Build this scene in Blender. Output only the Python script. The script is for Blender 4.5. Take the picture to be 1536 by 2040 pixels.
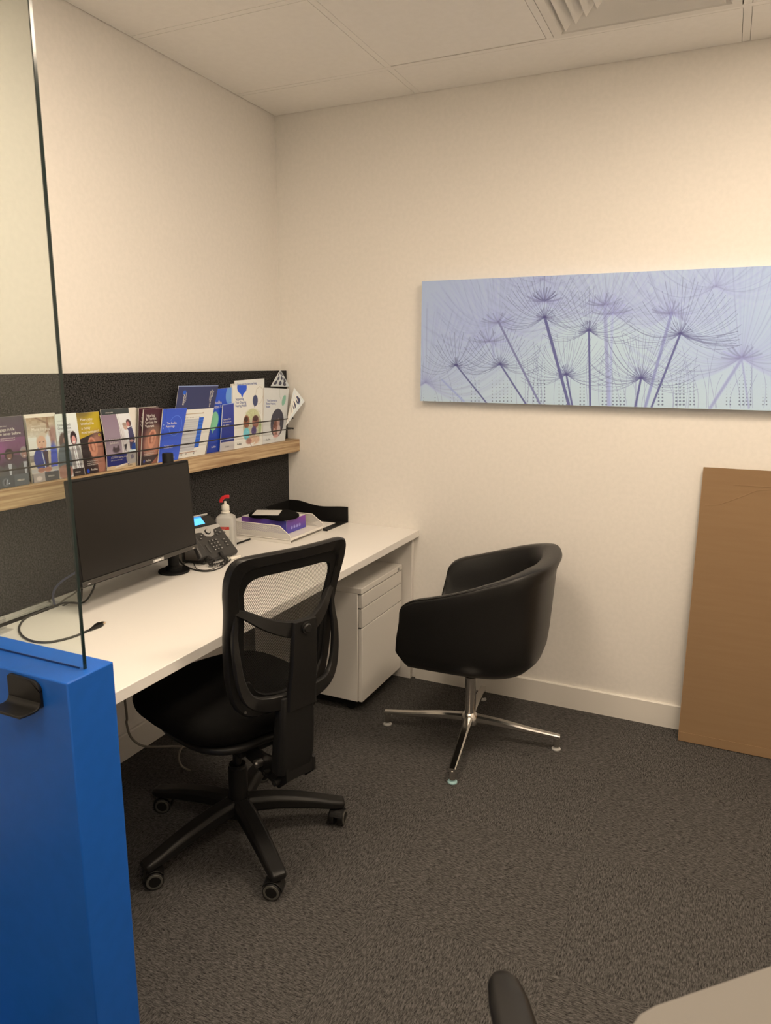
import bpy, math, random
import numpy as np
from mathutils import Vector, Matrix
random.seed(7); rng = np.random.RandomState(7)
PI = math.pi
scene = bpy.context.scene
C = scene.collection
for _o in list(bpy.data.objects): bpy.data.objects.remove(_o)

# ------------------------------------------------------------------ camera
CAM = np.array([1.9615, -3.0489, 1.4862]); YAW, PITCH, ROLL, FPX = .4307, -.202, .005, 1451.38
def cam_axes():
    cy, sy, cp, sp = math.cos(YAW), math.sin(YAW), math.cos(PITCH), math.sin(PITCH)
    f = np.array([-sy*cp, cy*cp, sp]); r = np.array([cy, sy, 0.]); u = np.cross(r, f)
    r2 = r*math.cos(ROLL)+u*math.sin(ROLL); u2 = np.cross(r2, f)
    return r2, u2, f
AX = cam_axes()
cd = bpy.data.cameras.new('camera'); cam = bpy.data.objects.new('camera', cd); C.objects.link(cam)
cd.sensor_fit = 'HORIZONTAL'; cd.sensor_width = 36.0; cd.lens = FPX/1536*36.0; cd.clip_start = .02
m3 = Matrix((AX[0], AX[1], -AX[2])).transposed()
cam.matrix_world = Matrix.Translation(Vector(CAM)) @ m3.to_4x4()
cd.dof.use_dof = True; cd.dof.focus_distance = 2.5; cd.dof.aperture_fstop = 10.0
scene.camera = cam

# ------------------------------------------------------------------ world, lamps, exposure
scene.view_settings.view_transform = 'Standard'; scene.view_settings.look = 'None'
scene.view_settings.gamma = 1; scene.view_settings.use_curve_mapping = False
scene.view_settings.exposure = 1.31
scene.cycles.transparent_max_bounces = 24
scene.cycles.max_bounces = 8
w = bpy.data.worlds.new('world'); scene.world = w; w.use_nodes = True
w.node_tree.nodes['Background'].inputs[0].default_value = (1, .85, .65, 1)
w.node_tree.nodes['Background'].inputs[1].default_value = .05
LIGHT_COL = (1.0, .815, .615)
# (x0, y0, strength) of each 0.6 m ceiling panel in the grid
PANELS = [(1.92, -1.487, 13.0), (.70, -2.087, 9.5), (1.92, -3.287, 8.0), (.70, -3.887, 6.0)]

# ------------------------------------------------------------------ helpers
def pix(ax, val, px, py):
    """photo pixel -> point where its ray meets the plane axis = val"""
    d = AX[0]*(px-768)/FPX - AX[1]*(py-1020)/FPX + AX[2]
    t = (val-CAM[ax])/d[ax]
    return Vector(CAM+t*d)

def lin(c):
    return tuple(((v/255)/12.92 if v/255 <= .04045 else ((v/255+.055)/1.055)**2.4) for v in c)
def alb(r, g, b, k=1.0):
    """surface colour of something that reads (r,g,b) in the photo's warm light"""
    l = lin((r, g, b)); w_ = (.83, .665, .465)
    return tuple(min(.9, max(.004, k*.8*l[i]/w_[i])) for i in range(3))
def rgb(*c): return lin(c)

def tag(o, label=None, cat=None, group=None, kind=None):
    if label: o['label'] = label
    if cat: o['category'] = cat
    if group: o['group'] = group
    if kind: o['kind'] = kind
    return o
def thing(name, label, cat, loc=(0, 0, 0), rz=0, group=None):
    o = bpy.data.objects.new(name, None); C.objects.link(o)
    o.empty_display_size = .05
    o.location = loc; o.rotation_euler = (0, 0, rz)
    return tag(o, label, cat, group)
def mat_of(o):
    m = Matrix.Identity(4)
    while o is not None:
        m = o.matrix_basis @ m; o = o.parent
    return m
def copy_tree(o, parent=None):
    c = o.copy(); C.objects.link(c)
    if parent: c.parent = parent
    for ch in o.children: copy_tree(ch, c)
    return c

class MB:
    def __init__(s): s.v = []; s.f = []; s.m = []
    def add(s, vs, fs, mi=0):
        n = len(s.v); s.v += [tuple(v) for v in vs]; s.f += [tuple(i+n for i in f) for f in fs]; s.m += [mi]*len(fs)
        return s
    def box(s, x0, y0, z0, x1, y1, z1, M=None, mi=0):
        vs = [Vector((x, y, z)) for x in (x0, x1) for y in (y0, y1) for z in (z0, z1)]
        if M: vs = [M @ v for v in vs]
        return s.add(vs, [(0, 1, 3, 2), (4, 6, 7, 5), (0, 4, 5, 1), (2, 3, 7, 6), (0, 2, 6, 4), (1, 5, 7, 3)], mi)
    def prism(s, pts, h, M=None, mi=0):
        """polygon in XY extruded from z=0 to z=h"""
        n = len(pts)
        vs = [Vector((p[0], p[1], 0)) for p in pts]+[Vector((p[0], p[1], h)) for p in pts]
        if M: vs = [M @ v for v in vs]
        return s.add(vs, [tuple(range(n))[::-1], tuple(range(n, 2*n))]+[(i, (i+1) % n, n+(i+1) % n, n+i) for i in range(n)], mi)
    def cyl(s, p0, p1, r0, r1=None, n=20, mi=0):
        r1 = r0 if r1 is None else r1
        p0 = Vector(p0); p1 = Vector(p1); d = (p1-p0).normalized()
        a = d.orthogonal().normalized(); b = d.cross(a)
        vs = [p+(a*math.cos(2*PI*i/n)+b*math.sin(2*PI*i/n))*r for p, r in ((p0, r0), (p1, r1)) for i in range(n)]
        return s.add(vs, [tuple(range(n))[::-1], tuple(range(n, 2*n))]+[(i, (i+1) % n, n+(i+1) % n, n+i) for i in range(n)], mi)
    def lathe(s, prof, c=(0, 0, 0), n=28, M=None, mi=0):
        """profile [(r,z)] turned about z"""
        vs = []; fs = []; k = len(prof)
        for i in range(n):
            a = 2*PI*i/n
            for r, z in prof:
                v = Vector((r*math.cos(a), r*math.sin(a), z))
                v = (M @ v) if M else v+Vector(c)
                vs.append(v)
        for i in range(n):
            for j in range(k-1):
                a = i*k+j; b = ((i+1) % n)*k+j
                fs.append((a, b, b+1, a+1))
        if prof[0][0] > 1e-5: fs.append(tuple(i*k for i in range(n))[::-1])
        if prof[-1][0] > 1e-5: fs.append(tuple(i*k+k-1 for i in range(n)))
        return s.add(vs, fs, mi)
    def collar(s, prof, M, n=24):
        """closed turned ring: profile is a loop"""
        k = len(prof); vs = []; fs = []
        for i in range(n):
            a = 2*PI*i/n
            vs += [M @ Vector((r*math.cos(a), r*math.sin(a), z)) for r, z in prof]
        for i in range(n):
            for j in range(k): fs.append((i*k+j, ((i+1) % n)*k+j, ((i+1) % n)*k+(j+1) % k, i*k+(j+1) % k))
        return s.add(vs, fs)
    def tube(s, pts, r, n=10, closed=False, mi=0, rs=None):
        pts = [Vector(p) for p in pts]; m = len(pts)
        fr = []; up = None
        for i in range(m):
            if closed: t = pts[(i+1) % m]-pts[i-1]
            else: t = pts[min(i+1, m-1)]-pts[max(i-1, 0)]
            t = t.normalized() if t.length > 1e-9 else Vector((0, 0, 1))
            if up is None: up = t.orthogonal().normalized()
            up = (up-t*up.dot(t)).normalized()
            fr.append((up.copy(), t.cross(up)))
        vs = [pts[i]+(fr[i][0]*math.cos(2*PI*j/n)+fr[i][1]*math.sin(2*PI*j/n))*(rs[i] if rs else r) for i in range(m) for j in range(n)]
        fs = []
        for i in range(m if closed else m-1):
            k = (i+1) % m
            for j in range(n): fs.append((i*n+j, i*n+(j+1) % n, k*n+(j+1) % n, k*n+j))
        if not closed: fs += [tuple(range(n))[::-1], tuple((m-1)*n+j for j in range(n))]
        return s.add(vs, fs, mi)
    def loft(s, rings, closed=True, caps=True, mi=0):
        n = len(rings[0]); vs = [p for r in rings for p in r]; fs = []
        for i in range(len(rings)-1):
            for j in range(n if closed else n-1):
                k = (j+1) % n
                fs.append((i*n+j, i*n+k, (i+1)*n+k, (i+1)*n+j))
        if caps: fs += [tuple(range(n))[::-1], tuple((len(rings)-1)*n+j for j in range(n))]
        return s.add(vs, fs, mi)
    def sweep_rect(s, pts, wid, thk, nrm, mi=0):
        """bar of section width x thickness along pts; nrm(i) = direction of the thickness"""
        pts = [Vector(p) for p in pts]; m = len(pts); rings = []
        for i in range(m):
            t = (pts[min(i+1, m-1)]-pts[max(i-1, 0)]).normalized()
            nn = Vector(nrm(i) if callable(nrm) else nrm); nn = (nn-t*nn.dot(t)).normalized(); b = t.cross(nn)
            w_ = (wid[i] if isinstance(wid, (list, tuple)) else wid)/2; h_ = (thk[i] if isinstance(thk, (list, tuple)) else thk)/2
            c = min(w_, h_)*.45
            rings.append([pts[i]+b*x+nn*y for x, y in ((-w_, -h_+c), (-w_+c, -h_), (w_-c, -h_), (w_, -h_+c), (w_, h_-c), (w_-c, h_), (-w_+c, h_), (-w_, h_-c))])
        return s.loft(rings, mi=mi)
    def build(s, name, mat, parent=None, smooth=False, bevel=0, seg=2, sub=0, local=False, label=None, ang=35):
        me = bpy.data.meshes.new(name); me.from_pydata(s.v, [], s.f)
        mats = mat if isinstance(mat, (list, tuple)) else [mat]
        for m in mats: me.materials.append(m)
        me.polygons.foreach_set('material_index', s.m)
        me.validate(); me.update()
        import bmesh
        bm = bmesh.new(); bm.from_mesh(me); bmesh.ops.recalc_face_normals(bm, faces=bm.faces); bm.to_mesh(me); bm.free()
        if parent is not None and not local: me.transform(mat_of(parent).inverted())
        if smooth or bevel:
            me.shade_smooth()
            if not sub: me.set_sharp_from_angle(angle=math.radians(ang))
        o = bpy.data.objects.new(name, me); C.objects.link(o)
        if parent is not None: o.parent = parent
        if bevel:
            b = o.modifiers.new('bevel', 'BEVEL'); b.width = bevel; b.segments = seg; b.limit_method = 'ANGLE'; b.angle_limit = math.radians(40)
            b.harden_normals = False
        if sub:
            b = o.modifiers.new('sub', 'SUBSURF'); b.levels = sub; b.render_levels = sub
        if label: o['label'] = label
        return o

def cr(pts, k=8, closed=False):
    """Catmull-Rom through points"""
    P = [Vector(p) for p in pts]; out = []; m = len(P)
    rngs = range(m) if closed else range(m-1)
    for i in rngs:
        g = (lambda j: P[j % m]) if closed else (lambda j: P[max(0, min(m-1, j))])
        a, b, c, d = g(i-1), g(i), g(i+1), g(i+2)
        for q in range(k):
            t = q/k
            out.append(.5*((2*b)+(c-a)*t+(2*a-5*b+4*c-d)*t*t+(3*b-a-3*c+d)*t**3))
    if not closed: out.append(P[-1])
    return out
def lerp(a, b, t): return a+(b-a)*t
def interp(x, xs, ys): return float(np.interp(x, xs, ys))

# ------------------------------------------------------------------ materials
def mat(name, col, rough=.5, metal=0, spec=.5, emit=None, estr=0, **kw):
    m = bpy.data.materials.new(name); m.use_nodes = True; b = m.node_tree.nodes['Principled BSDF']
    b.inputs['Base Color'].default_value = (*col[:3], 1); b.inputs['Roughness'].default_value = rough
    b.inputs['Metallic'].default_value = metal; b.inputs['Specular IOR Level'].default_value = spec
    if emit: b.inputs['Emission Color'].default_value = (*emit, 1); b.inputs['Emission Strength'].default_value = estr
    for k, v in kw.items(): b.inputs[k.replace('_', ' ')].default_value = v
    return m
def nodes(m): return m.node_tree.nodes, m.node_tree.links, m.node_tree.nodes['Principled BSDF']
def noise_mat(name, c0, c1, scale=(60, 60, 60), detail=4, rough=.8, bump=0, metal=0, spec=.5, lo=.35, hi=.65, dist=.002):
    m = mat(name, c0, rough, metal, spec); N, L, b = nodes(m)
    tc = N.new('ShaderNodeTexCoord'); mp = N.new('ShaderNodeMapping'); mp.inputs['Scale'].default_value = scale
    nz = N.new('ShaderNodeTexNoise'); nz.inputs['Scale'].default_value = 1; nz.inputs['Detail'].default_value = detail
    cr_ = N.new('ShaderNodeValToRGB'); cr_.color_ramp.elements[0].position = lo; cr_.color_ramp.elements[1].position = hi
    cr_.color_ramp.elements[0].color = (*c0, 1); cr_.color_ramp.elements[1].color = (*c1, 1)
    L.new(tc.outputs['Object'], mp.inputs[0]); L.new(mp.outputs[0], nz.inputs['Vector']); L.new(nz.outputs[0], cr_.inputs[0])
    L.new(cr_.outputs[0], b.inputs['Base Color'])
    if bump:
        bp = N.new('ShaderNodeBump'); bp.inputs['Strength'].default_value = bump; bp.inputs['Distance'].default_value = dist
        L.new(nz.outputs[0], bp.inputs['Height']); L.new(bp.outputs[0], b.inputs['Normal'])
    return m

M = {}
M['wall'] = noise_mat('painted_plaster', (.80, .775, .735), (.83, .80, .76), (60, 60, 60), 2, .75, .015, spec=.3)
M['trim'] = mat('painted_skirting', (.78, .75, .70), .4)
M['tile'] = noise_mat('ceiling_tile', (.88, .855, .815), (.90, .875, .835), (40, 40, 40), 3, .9, .05, spec=.2)
M['tbar'] = mat('ceiling_bar', (.88, .855, .815), .5)
M['dark'] = mat('dark_void', (.05, .045, .04), .9)
M['lamp'] = mat('lamp_diffuser', (.9, .9, .9), .5)
M['white_lam'] = mat('white_laminate', (.82, .80, .77), .38)
M['white_edge'] = mat('white_edge_band', (.78, .75, .71), .45)
M['white_metal'] = mat('white_powder_coat', (.80, .775, .73), .45)
M['felt'] = noise_mat('charcoal_felt', (.006, .006, .006), (.088, .086, .086), (210, 210, 210), 3, .97, .4, spec=.1, lo=.36, hi=.74)
M['blk'] = noise_mat('black_moulded_plastic', (.0075, .0072, .007), (.011, .0105, .010), (700, 700, 700), 2, .42, .06, spec=.35)
M['blk_matte'] = mat('matte_black_plastic', (.006, .006, .006), .6, spec=.3)
M['blk_gloss'] = mat('gloss_black_plastic', (.012, .012, .012), .22)
M['screen'] = mat('dark_screen', (.013, .0115, .0105), .33, spec=.4)
M['fabric'] = noise_mat('black_seat_fabric', (.004, .004, .004), (.009, .0085, .008), (900, 900, 900), 3, .95, .4, spec=.1)
M['leather'] = noise_mat('black_faux_leather', (.0075, .007, .0068), (.0115, .011, .0105), (260, 260, 260), 3, .42, .10, spec=.4, dist=.0006)
M['chrome'] = mat('polished_aluminium', (.74, .72, .69), .16, 1)
M['steel'] = mat('grey_steel', (.35, .34, .33), .35, 1)
M['glide'] = mat('glide_plastic', (.30, .48, .50), .3)
M['blue'] = noise_mat('blue_painted_board', (.010, .108, .49), (.011, .113, .52), (30, 30, 30), 2, .40, .015, spec=.3)
M['card'] = noise_mat('corrugated_cardboard', alb(143, 105, 66), alb(146, 108, 68), (4, 4, 60), 2, .85, .08, spec=.2)
M['card_edge'] = mat('cardboard_edge', alb(185, 140, 90), .9)
M['silver'] = mat('silver_plastic', (.50, .50, .49), .35, .3)
M['phone'] = mat('charcoal_phone_plastic', (.038, .037, .036), .42)
M['key'] = mat('phone_key', (.055, .054, .052), .35)
M['key_mark'] = mat('key_marking', (.6, .6, .6), .5)
M['lcd'] = mat('lit_lcd', (.02, .12, .3), .3, emit=(.07, .33, .95), estr=.95)
M['lcd_bar'] = mat('lit_lcd_bar', (.02, .1, .3), .3, emit=(.03, .20, .65), estr=.8)
M['red'] = mat('red_plastic', (.62, .02, .03), .35)
M['label_red'] = mat('red_label', (.55, .04, .03), .5)
M['milky'] = mat('milky_bottle_plastic', (.74, .74, .72), .35, Transmission_Weight=.35, IOR=1.3)
M['milky2'] = mat('milky_bottle_liquid', (.66, .66, .63), .3, Transmission_Weight=.25, IOR=1.3)
M['offwhite'] = mat('offwhite_plastic', (.78, .75, .68), .45)
M['paper'] = mat('white_paper', (.80, .78, .75), .7)
M['white_print'] = mat('white_print', (.85, .84, .82), .6)
M['dark_print'] = mat('dark_print', (.03, .035, .07), .6)
M['blue_print'] = mat('blue_print', (.02, .08, .42), .5)
M['cable_blk'] = mat('black_cable', (.018, .017, .016), .5)
M['cable_grey'] = mat('grey_cable', (.22, .20, .17), .5)
M['cable_blue'] = mat('blue_grey_cable', (.08, .09, .16), .5)
M['brass'] = mat('plug_metal', (.75, .6, .4), .3, 1)
M['table'] = mat('stand_in_beige', (.19, .18, .165), .6, spec=.2)
M['alu'] = mat('white_aluminium_rail', (.62, .62, .60), .35, .2)
M['caster_grey'] = mat('grey_caster_tread', (.085, .083, .072), .5)
M['glass_edge'] = mat('dark_green_glass_edge', (.006, .02, .02), .12, spec=.6)

# carpet: 0.5 m tiles laid quarter-turned
m = mat('charcoal_carpet_tiles', (.04, .04, .04), .97, spec=.1); N, L, b = nodes(m); M['carpet'] = m
tc = N.new('ShaderNodeTexCoord'); sx = N.new('ShaderNodeSeparateXYZ'); L.new(tc.outputs['Object'], sx.inputs[0])
def mth(op, a, b_=None, c=None):
    n = N.new('ShaderNodeMath'); n.operation = op
    for i, v in enumerate((a, b_, c)):
        if v is None: continue
        if isinstance(v, (int, float)): n.inputs[i].default_value = v
        else: L.new(v, n.inputs[i])
    return n.outputs[0]
X = mth('DIVIDE', mth('SUBTRACT', sx.outputs[0], 1.69), .5); Y = mth('DIVIDE', mth('SUBTRACT', sx.outputs[1], -.967), .5)
chk = mth('FLOORED_MODULO', mth('ADD', mth('FLOOR', X), mth('FLOOR', Y)), 2.0)
def strk(scale):
    mp = N.new('ShaderNodeMapping'); mp.inputs['Scale'].default_value = scale; L.new(tc.outputs['Object'], mp.inputs[0])
    mp.inputs['Rotation'].default_value = (0, 0, .12)
    nz = N.new('ShaderNodeTexNoise'); nz.inputs['Scale'].default_value = 1; nz.inputs['Detail'].default_value = 5; nz.inputs['Roughness'].default_value = .7
    nz.inputs['Distortion'].default_value = .6
    L.new(mp.outputs[0], nz.inputs['Vector']); return nz.outputs[0]
a = strk((75, 330, 60)); b2 = strk((330, 75, 60))
mx = N.new('ShaderNodeMix'); mx.data_type = 'FLOAT'; L.new(chk, mx.inputs[0]); L.new(a, mx.inputs[2]); L.new(b2, mx.inputs[3])
fine = N.new('ShaderNodeTexNoise'); fine.inputs['Scale'].default_value = 700; L.new(tc.outputs['Object'], fine.inputs['Vector'])
v = mth('ADD', mth('MULTIPLY', mx.outputs[0], .75), mth('MULTIPLY', fine.outputs[0], .25))
fx = mth('ABSOLUTE', mth('SUBTRACT', mth('FRACT', X), .5)); fy = mth('ABSOLUTE', mth('SUBTRACT', mth('FRACT', Y), .5))
seam = mth('GREATER_THAN', mth('MAXIMUM', fx, fy), .4965)
rp = N.new('ShaderNodeValToRGB'); rp.color_ramp.elements[0].position = .39; rp.color_ramp.elements[1].position = .63
rp.color_ramp.elements[0].color = (.014, .0135, .013, 1); rp.color_ramp.elements[1].color = (.150, .143, .137, 1)
L.new(v, rp.inputs[0])
mc = N.new('ShaderNodeMix'); mc.data_type = 'RGBA'; L.new(mth('MULTIPLY', seam, .15), mc.inputs[0]); L.new(rp.outputs[0], mc.inputs[6]); mc.inputs[7].default_value = (.015, .015, .015, 1)
L.new(mc.outputs[2], b.inputs['Base Color'])
bp = N.new('ShaderNodeBump'); bp.inputs['Strength'].default_value = .8; bp.inputs['Distance'].default_value = .003; L.new(v, bp.inputs['Height']); L.new(bp.outputs[0], b.inputs['Normal'])

# oak
m = mat('light_oak_laminate', (.5, .33, .18), .5); N, L, b = nodes(m); M['oak'] = m
tc = N.new('ShaderNodeTexCoord'); mp = N.new('ShaderNodeMapping'); mp.inputs['Scale'].default_value = (120, 3.5, 120); L.new(tc.outputs['Object'], mp.inputs[0])
nz = N.new('ShaderNodeTexNoise'); nz.inputs['Scale'].default_value = 1; nz.inputs['Detail'].default_value = 6; nz.inputs['Distortion'].default_value = .4; L.new(mp.outputs[0], nz.inputs['Vector'])
rp = N.new('ShaderNodeValToRGB'); rp.color_ramp.elements[0].position = .35; rp.color_ramp.elements[1].position = .62
rp.color_ramp.elements[0].color = (*alb(150, 108, 66), 1); rp.color_ramp.elements[1].color = (*alb(198, 158, 106), 1)
L.new(nz.outputs[0], rp.inputs[0]); L.new(rp.outputs[0], b.inputs['Base Color'])

# clear glass pane: fresnel mix of mirror and faint green transmission
def glass(name, tint, refl=1.0):
    m = bpy.data.materials.new(name); m.use_nodes = True; N = m.node_tree.nodes; L = m.node_tree.links; N.clear()
    out = N.new('ShaderNodeOutputMaterial'); mx = N.new('ShaderNodeMixShader'); lw = N.new('ShaderNodeLayerWeight'); lw.inputs[0].default_value = .5
    tr = N.new('ShaderNodeBsdfTransparent'); tr.inputs[0].default_value = (*tint, 1); gl = N.new('ShaderNodeBsdfGlossy'); gl.inputs['Roughness'].default_value = 0.02
    pw = N.new('ShaderNodeMath'); pw.operation = 'POWER'; pw.inputs[1].default_value = 5.0
    mu = N.new('ShaderNodeMath'); mu.operation = 'MULTIPLY_ADD'; mu.inputs[1].default_value = .96*refl; mu.inputs[2].default_value = .04*refl
    L.new(lw.outputs['Facing'], pw.inputs[0]); L.new(pw.outputs[0], mu.inputs[0]); L.new(mu.outputs[0], mx.inputs[0])
    L.new(tr.outputs[0], mx.inputs[1]); L.new(gl.outputs[0], mx.inputs[2]); L.new(mx.outputs[0], out.inputs[0]); return m
M['glass'] = glass('clear_glass', (.935, .965, .945))
M['acrylic'] = glass('clear_acrylic', (.96, .96, .96))

def hole_mat(name, col, cell, wire, diamond=False, rough=.6, axes=(1, 2)):
    """woven sheet with see-through holes, in object metres"""
    m = mat(name, col, rough); N, L, b = nodes(m); out = [n for n in N if n.type == 'OUTPUT_MATERIAL'][0]
    tc = N.new('ShaderNodeTexCoord'); sp = N.new('ShaderNodeSeparateXYZ'); L.new(tc.outputs['Object'], sp.inputs[0])
    def mt(op, a, b_=None):
        n = N.new('ShaderNodeMath'); n.operation = op
        for i, v in enumerate((a, b_)):
            if v is None: continue
            if isinstance(v, (int, float)): n.inputs[i].default_value = v
            else: L.new(v, n.inputs[i])
        return n.outputs[0]
    u = mt('DIVIDE', sp.outputs[axes[0]], cell); v = mt('DIVIDE', sp.outputs[axes[1]], cell)
    if diamond: u, v = mt('ADD', u, mt('MULTIPLY', v, .6)), mt('SUBTRACT', u, mt('MULTIPLY', v, .6))
    fu = mt('ABSOLUTE', mt('SUBTRACT', mt('FRACT', u), .5)); fv = mt('ABSOLUTE', mt('SUBTRACT', mt('FRACT', v), .5))
    w_ = mt('GREATER_THAN', mt('MAXIMUM', fu, fv), .5-wire)
    tr = N.new('ShaderNodeBsdfTransparent'); mx = N.new('ShaderNodeMixShader')
    L.new(w_, mx.inputs[0]); L.new(tr.outputs[0], mx.inputs[1]); L.new(b.outputs[0], mx.inputs[2]); L.new(mx.outputs[0], out.inputs[0])
    return m
M['mesh'] = hole_mat('black_back_mesh', (.014, .013, .0125), .0050, .135, True)
M['wire'] = hole_mat('white_wire_mesh', (.72, .70, .66), .0052, .19, True, axes=(0, 2))

def vcol(name, rough=.45):
    m = mat(name, (.5, .5, .5), rough, spec=.35); N, L, b = nodes(m)
    a = N.new('ShaderNodeVertexColor'); a.layer_name = 'print'; L.new(a.outputs[0], b.inputs['Base Color']); return m
M['print'] = vcol('printed_card', .38); M['canvas_print'] = vcol('printed_canvas', .7)

# ------------------------------------------------------------------ structure
def struct(name, mb, m, **k):
    o = mb.build(name, m, **k); o['kind'] = 'structure'; return o
RX, RY, H = 3.14, -4.5, 2.577
b = MB().box(-.1, RY-.1, -.1, RX+.1, .1, 0); struct('floor', b, M['carpet'])
struct('wall_left', MB().box(-.1, RY, 0, 0, 0, H+.12), M['wall'])
struct('wall_back', MB().box(-.1, 0, 0, RX+.1, .1, H+.12), M['wall'])
struct('wall_right', MB().box(RX, RY, 0, RX+.1, 0, H+.12), M['wall'])
struct('wall_front', MB().box(-.1, RY-.1, 0, RX+.1, RY, H+.12), M['wall'])
# ceiling: dark slab, lay-in tiles, bars
struct('trim_1', MB().box(-.1, RY-.1, H+.03, RX+.1, .1, H+.12), M['dark'])
full = [0.0, .70, 1.92, RX]; half = {.70: 1.31, 1.92: 2.53}
gy = [-.287-.6*i for i in range(0, 9)]; ys = [0.0]+[y for y in gy if y > RY]+[RY]
VENT = (1.31, -.887); tiles = MB(); bars = MB(); lamp_cells = []
def tile(x0, x1, y0, y1):
    e = .0135; gb = .020 if (abs(x0-.70) < .01 and abs(y1+.287) < .01) else e
    tiles.box(x0+(e if x0 > 0 else .003), y0+(e if y0 > RY else .003), H, x1-(e if x1 < RX else .003), y1-(gb if y1 < 0 else .003), H+.02)
for i in range(len(full)-1):
    for j in range(len(ys)-1):
        X0, X1, y1, y0 = full[i], full[i+1], ys[j], ys[j+1]
        cells = [(X0, half[X0]), (half[X0], X1)] if X0 in half else [(X0, X1)]
        sp = []
        for (x0, x1) in cells:
            if abs(x0-VENT[0]) < .05 and abs(y0-VENT[1]) < .05: sp.append('v'); continue
            hit = [p for p in PANELS if abs(p[0]-x0) < .08 and abs(p[1]-y0) < .08]
            sp.append(hit[0] if hit else None)
        if all(q is None for q in sp): tile(X0, X1, y0, y1); continue
        for q, (x0, x1) in zip(sp, cells):
            if q is None: tile(x0, x1, y0, y1)
            elif q != 'v': lamp_cells.append((x0, x1, y0, y1, q[2]))
        if len(cells) == 2: bars.box(half[X0]-.012, y0+.012, H+.0005, half[X0]+.012, y1-.012, H+.028)
struct('ceiling', tiles, M['tile'])
for x in full[1:-1]: bars.box(x-.012, RY, H+.0005, x+.012, -.003, H+.028)
for y in gy:
    if y > RY: bars.box(.003, y-.012, H, RX, y+.012, H+.028)
struct('trim_2', bars, M['tbar'])
# skirting
sk = [(0, 0), (.012, 0), (.012, .100), (.009, .104), (0, .104)]
def skirt(p0, p1, nrm):
    mb = MB(); p0 = Vector(p0); p1 = Vector(p1); nrm = Vector(nrm)
    mb.loft([[p+nrm*a+Vector((0, 0, z)) for a, z in sk] for p in (p0, p1)]); return mb
struct('baseboard_back', skirt((.728, -.0005, 0), (RX, -.0005, 0), (0, -1, 0)), M['trim'])
struct('baseboard_right', skirt((RX-.0005, -.013, 0), (RX-.0005, RY, 0), (-1, 0, 0)), M['trim'])
struct('baseboard_left', skirt((.0005, RY, 0), (.0005, -.027, 0), (1, 0, 0)), M['trim'])

# ceiling light panels
PLAB = {PANELS[0][:2]: 'square ceiling light panel over the visitor side of the room', PANELS[1][:2]: 'square ceiling light panel above the blue partition',
        PANELS[2][:2]: 'square ceiling light panel nearest the right wall', PANELS[3][:2]: 'square ceiling light panel farthest from the picture wall'}
for k, (x0, x1, y0, y1, st) in enumerate(lamp_cells):
    t = thing('ceiling_light', PLAB[min(PLAB, key=lambda q: abs(q[0]-x0)+abs(q[1]-y0))], 'ceiling light', ((x0+x1)/2, (y0+y1)/2, H), group='ceiling light panels')
    f = MB(); a = .014
    for q in ((x0+a, y0+a, x1-a, y0+a+.018), (x0+a, y1-a-.018, x1-a, y1-a), (x0+a, y0+a+.018, x0+a+.018, y1-a-.018), (x1-a-.018, y0+a+.018, x1-a, y1-a-.018)):
        f.box(q[0], q[1], H-.001, q[2], q[3], H+.02)
    f.build('frame', M['white_metal'], t)
    lm = mat('lamp_diffuser_lit', (.9, .9, .9), .5, emit=LIGHT_COL, estr=st)
    MB().box(x0+.033, y0+.033, H+.006, x1-.033, y1-.033, H+.014).build('diffuser', lm, t)

# air diffuser
vx, vy = VENT[0]+.305, VENT[1]+.3
t = thing('ceiling_vent', 'white square louvred air vent set in the tiled ceiling', 'vent', (vx, vy, H))
def ring(mb, ro, zo, ri, zi, th=.002, flat=.0):
    P = [[(ro, zo), (ri, zi)], [(ro, zo+th), (ri, zi+th)]]
    for q in range(4):
        R_ = Matrix.Rotation(q*PI/2, 4, 'Z')
        vs = []
        for (r, z) in ((ro, zo), (ri, zi)):
            for dz in (0, th):
                for s_ in (-1, 1): vs.append(Vector((vx, vy, 0))+(R_ @ Vector((s_*r, -r, z+dz))))
        mb.add(vs, [(0, 1, 5, 4), (2, 6, 7, 3), (0, 4, 6, 2), (1, 3, 7, 5), (0, 2, 3, 1), (4, 5, 7, 6)])
f = MB(); ring(f, .289, H-.004, .262, H-.004, .006); ring(f, .262, H-.004, .248, H+.012, .002); f.build('frame', M['white_metal'], t)
for r in (.243, .203, .163, .123):
    f = MB(); ring(f, r, H-.006, r-.030, H+.016, .0015); f.build('louvre', M['white_metal'], t)
MB().box(vx-.088, vy-.088, H+.0, vx+.088, vy+.088, H+.003).build('centre_plate', M['white_metal'], t)
MB().box(vx-.285, vy-.285, H+.020, vx+.285, vy+.285, H+.024).build('plenum', M['white_metal'], t)

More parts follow.
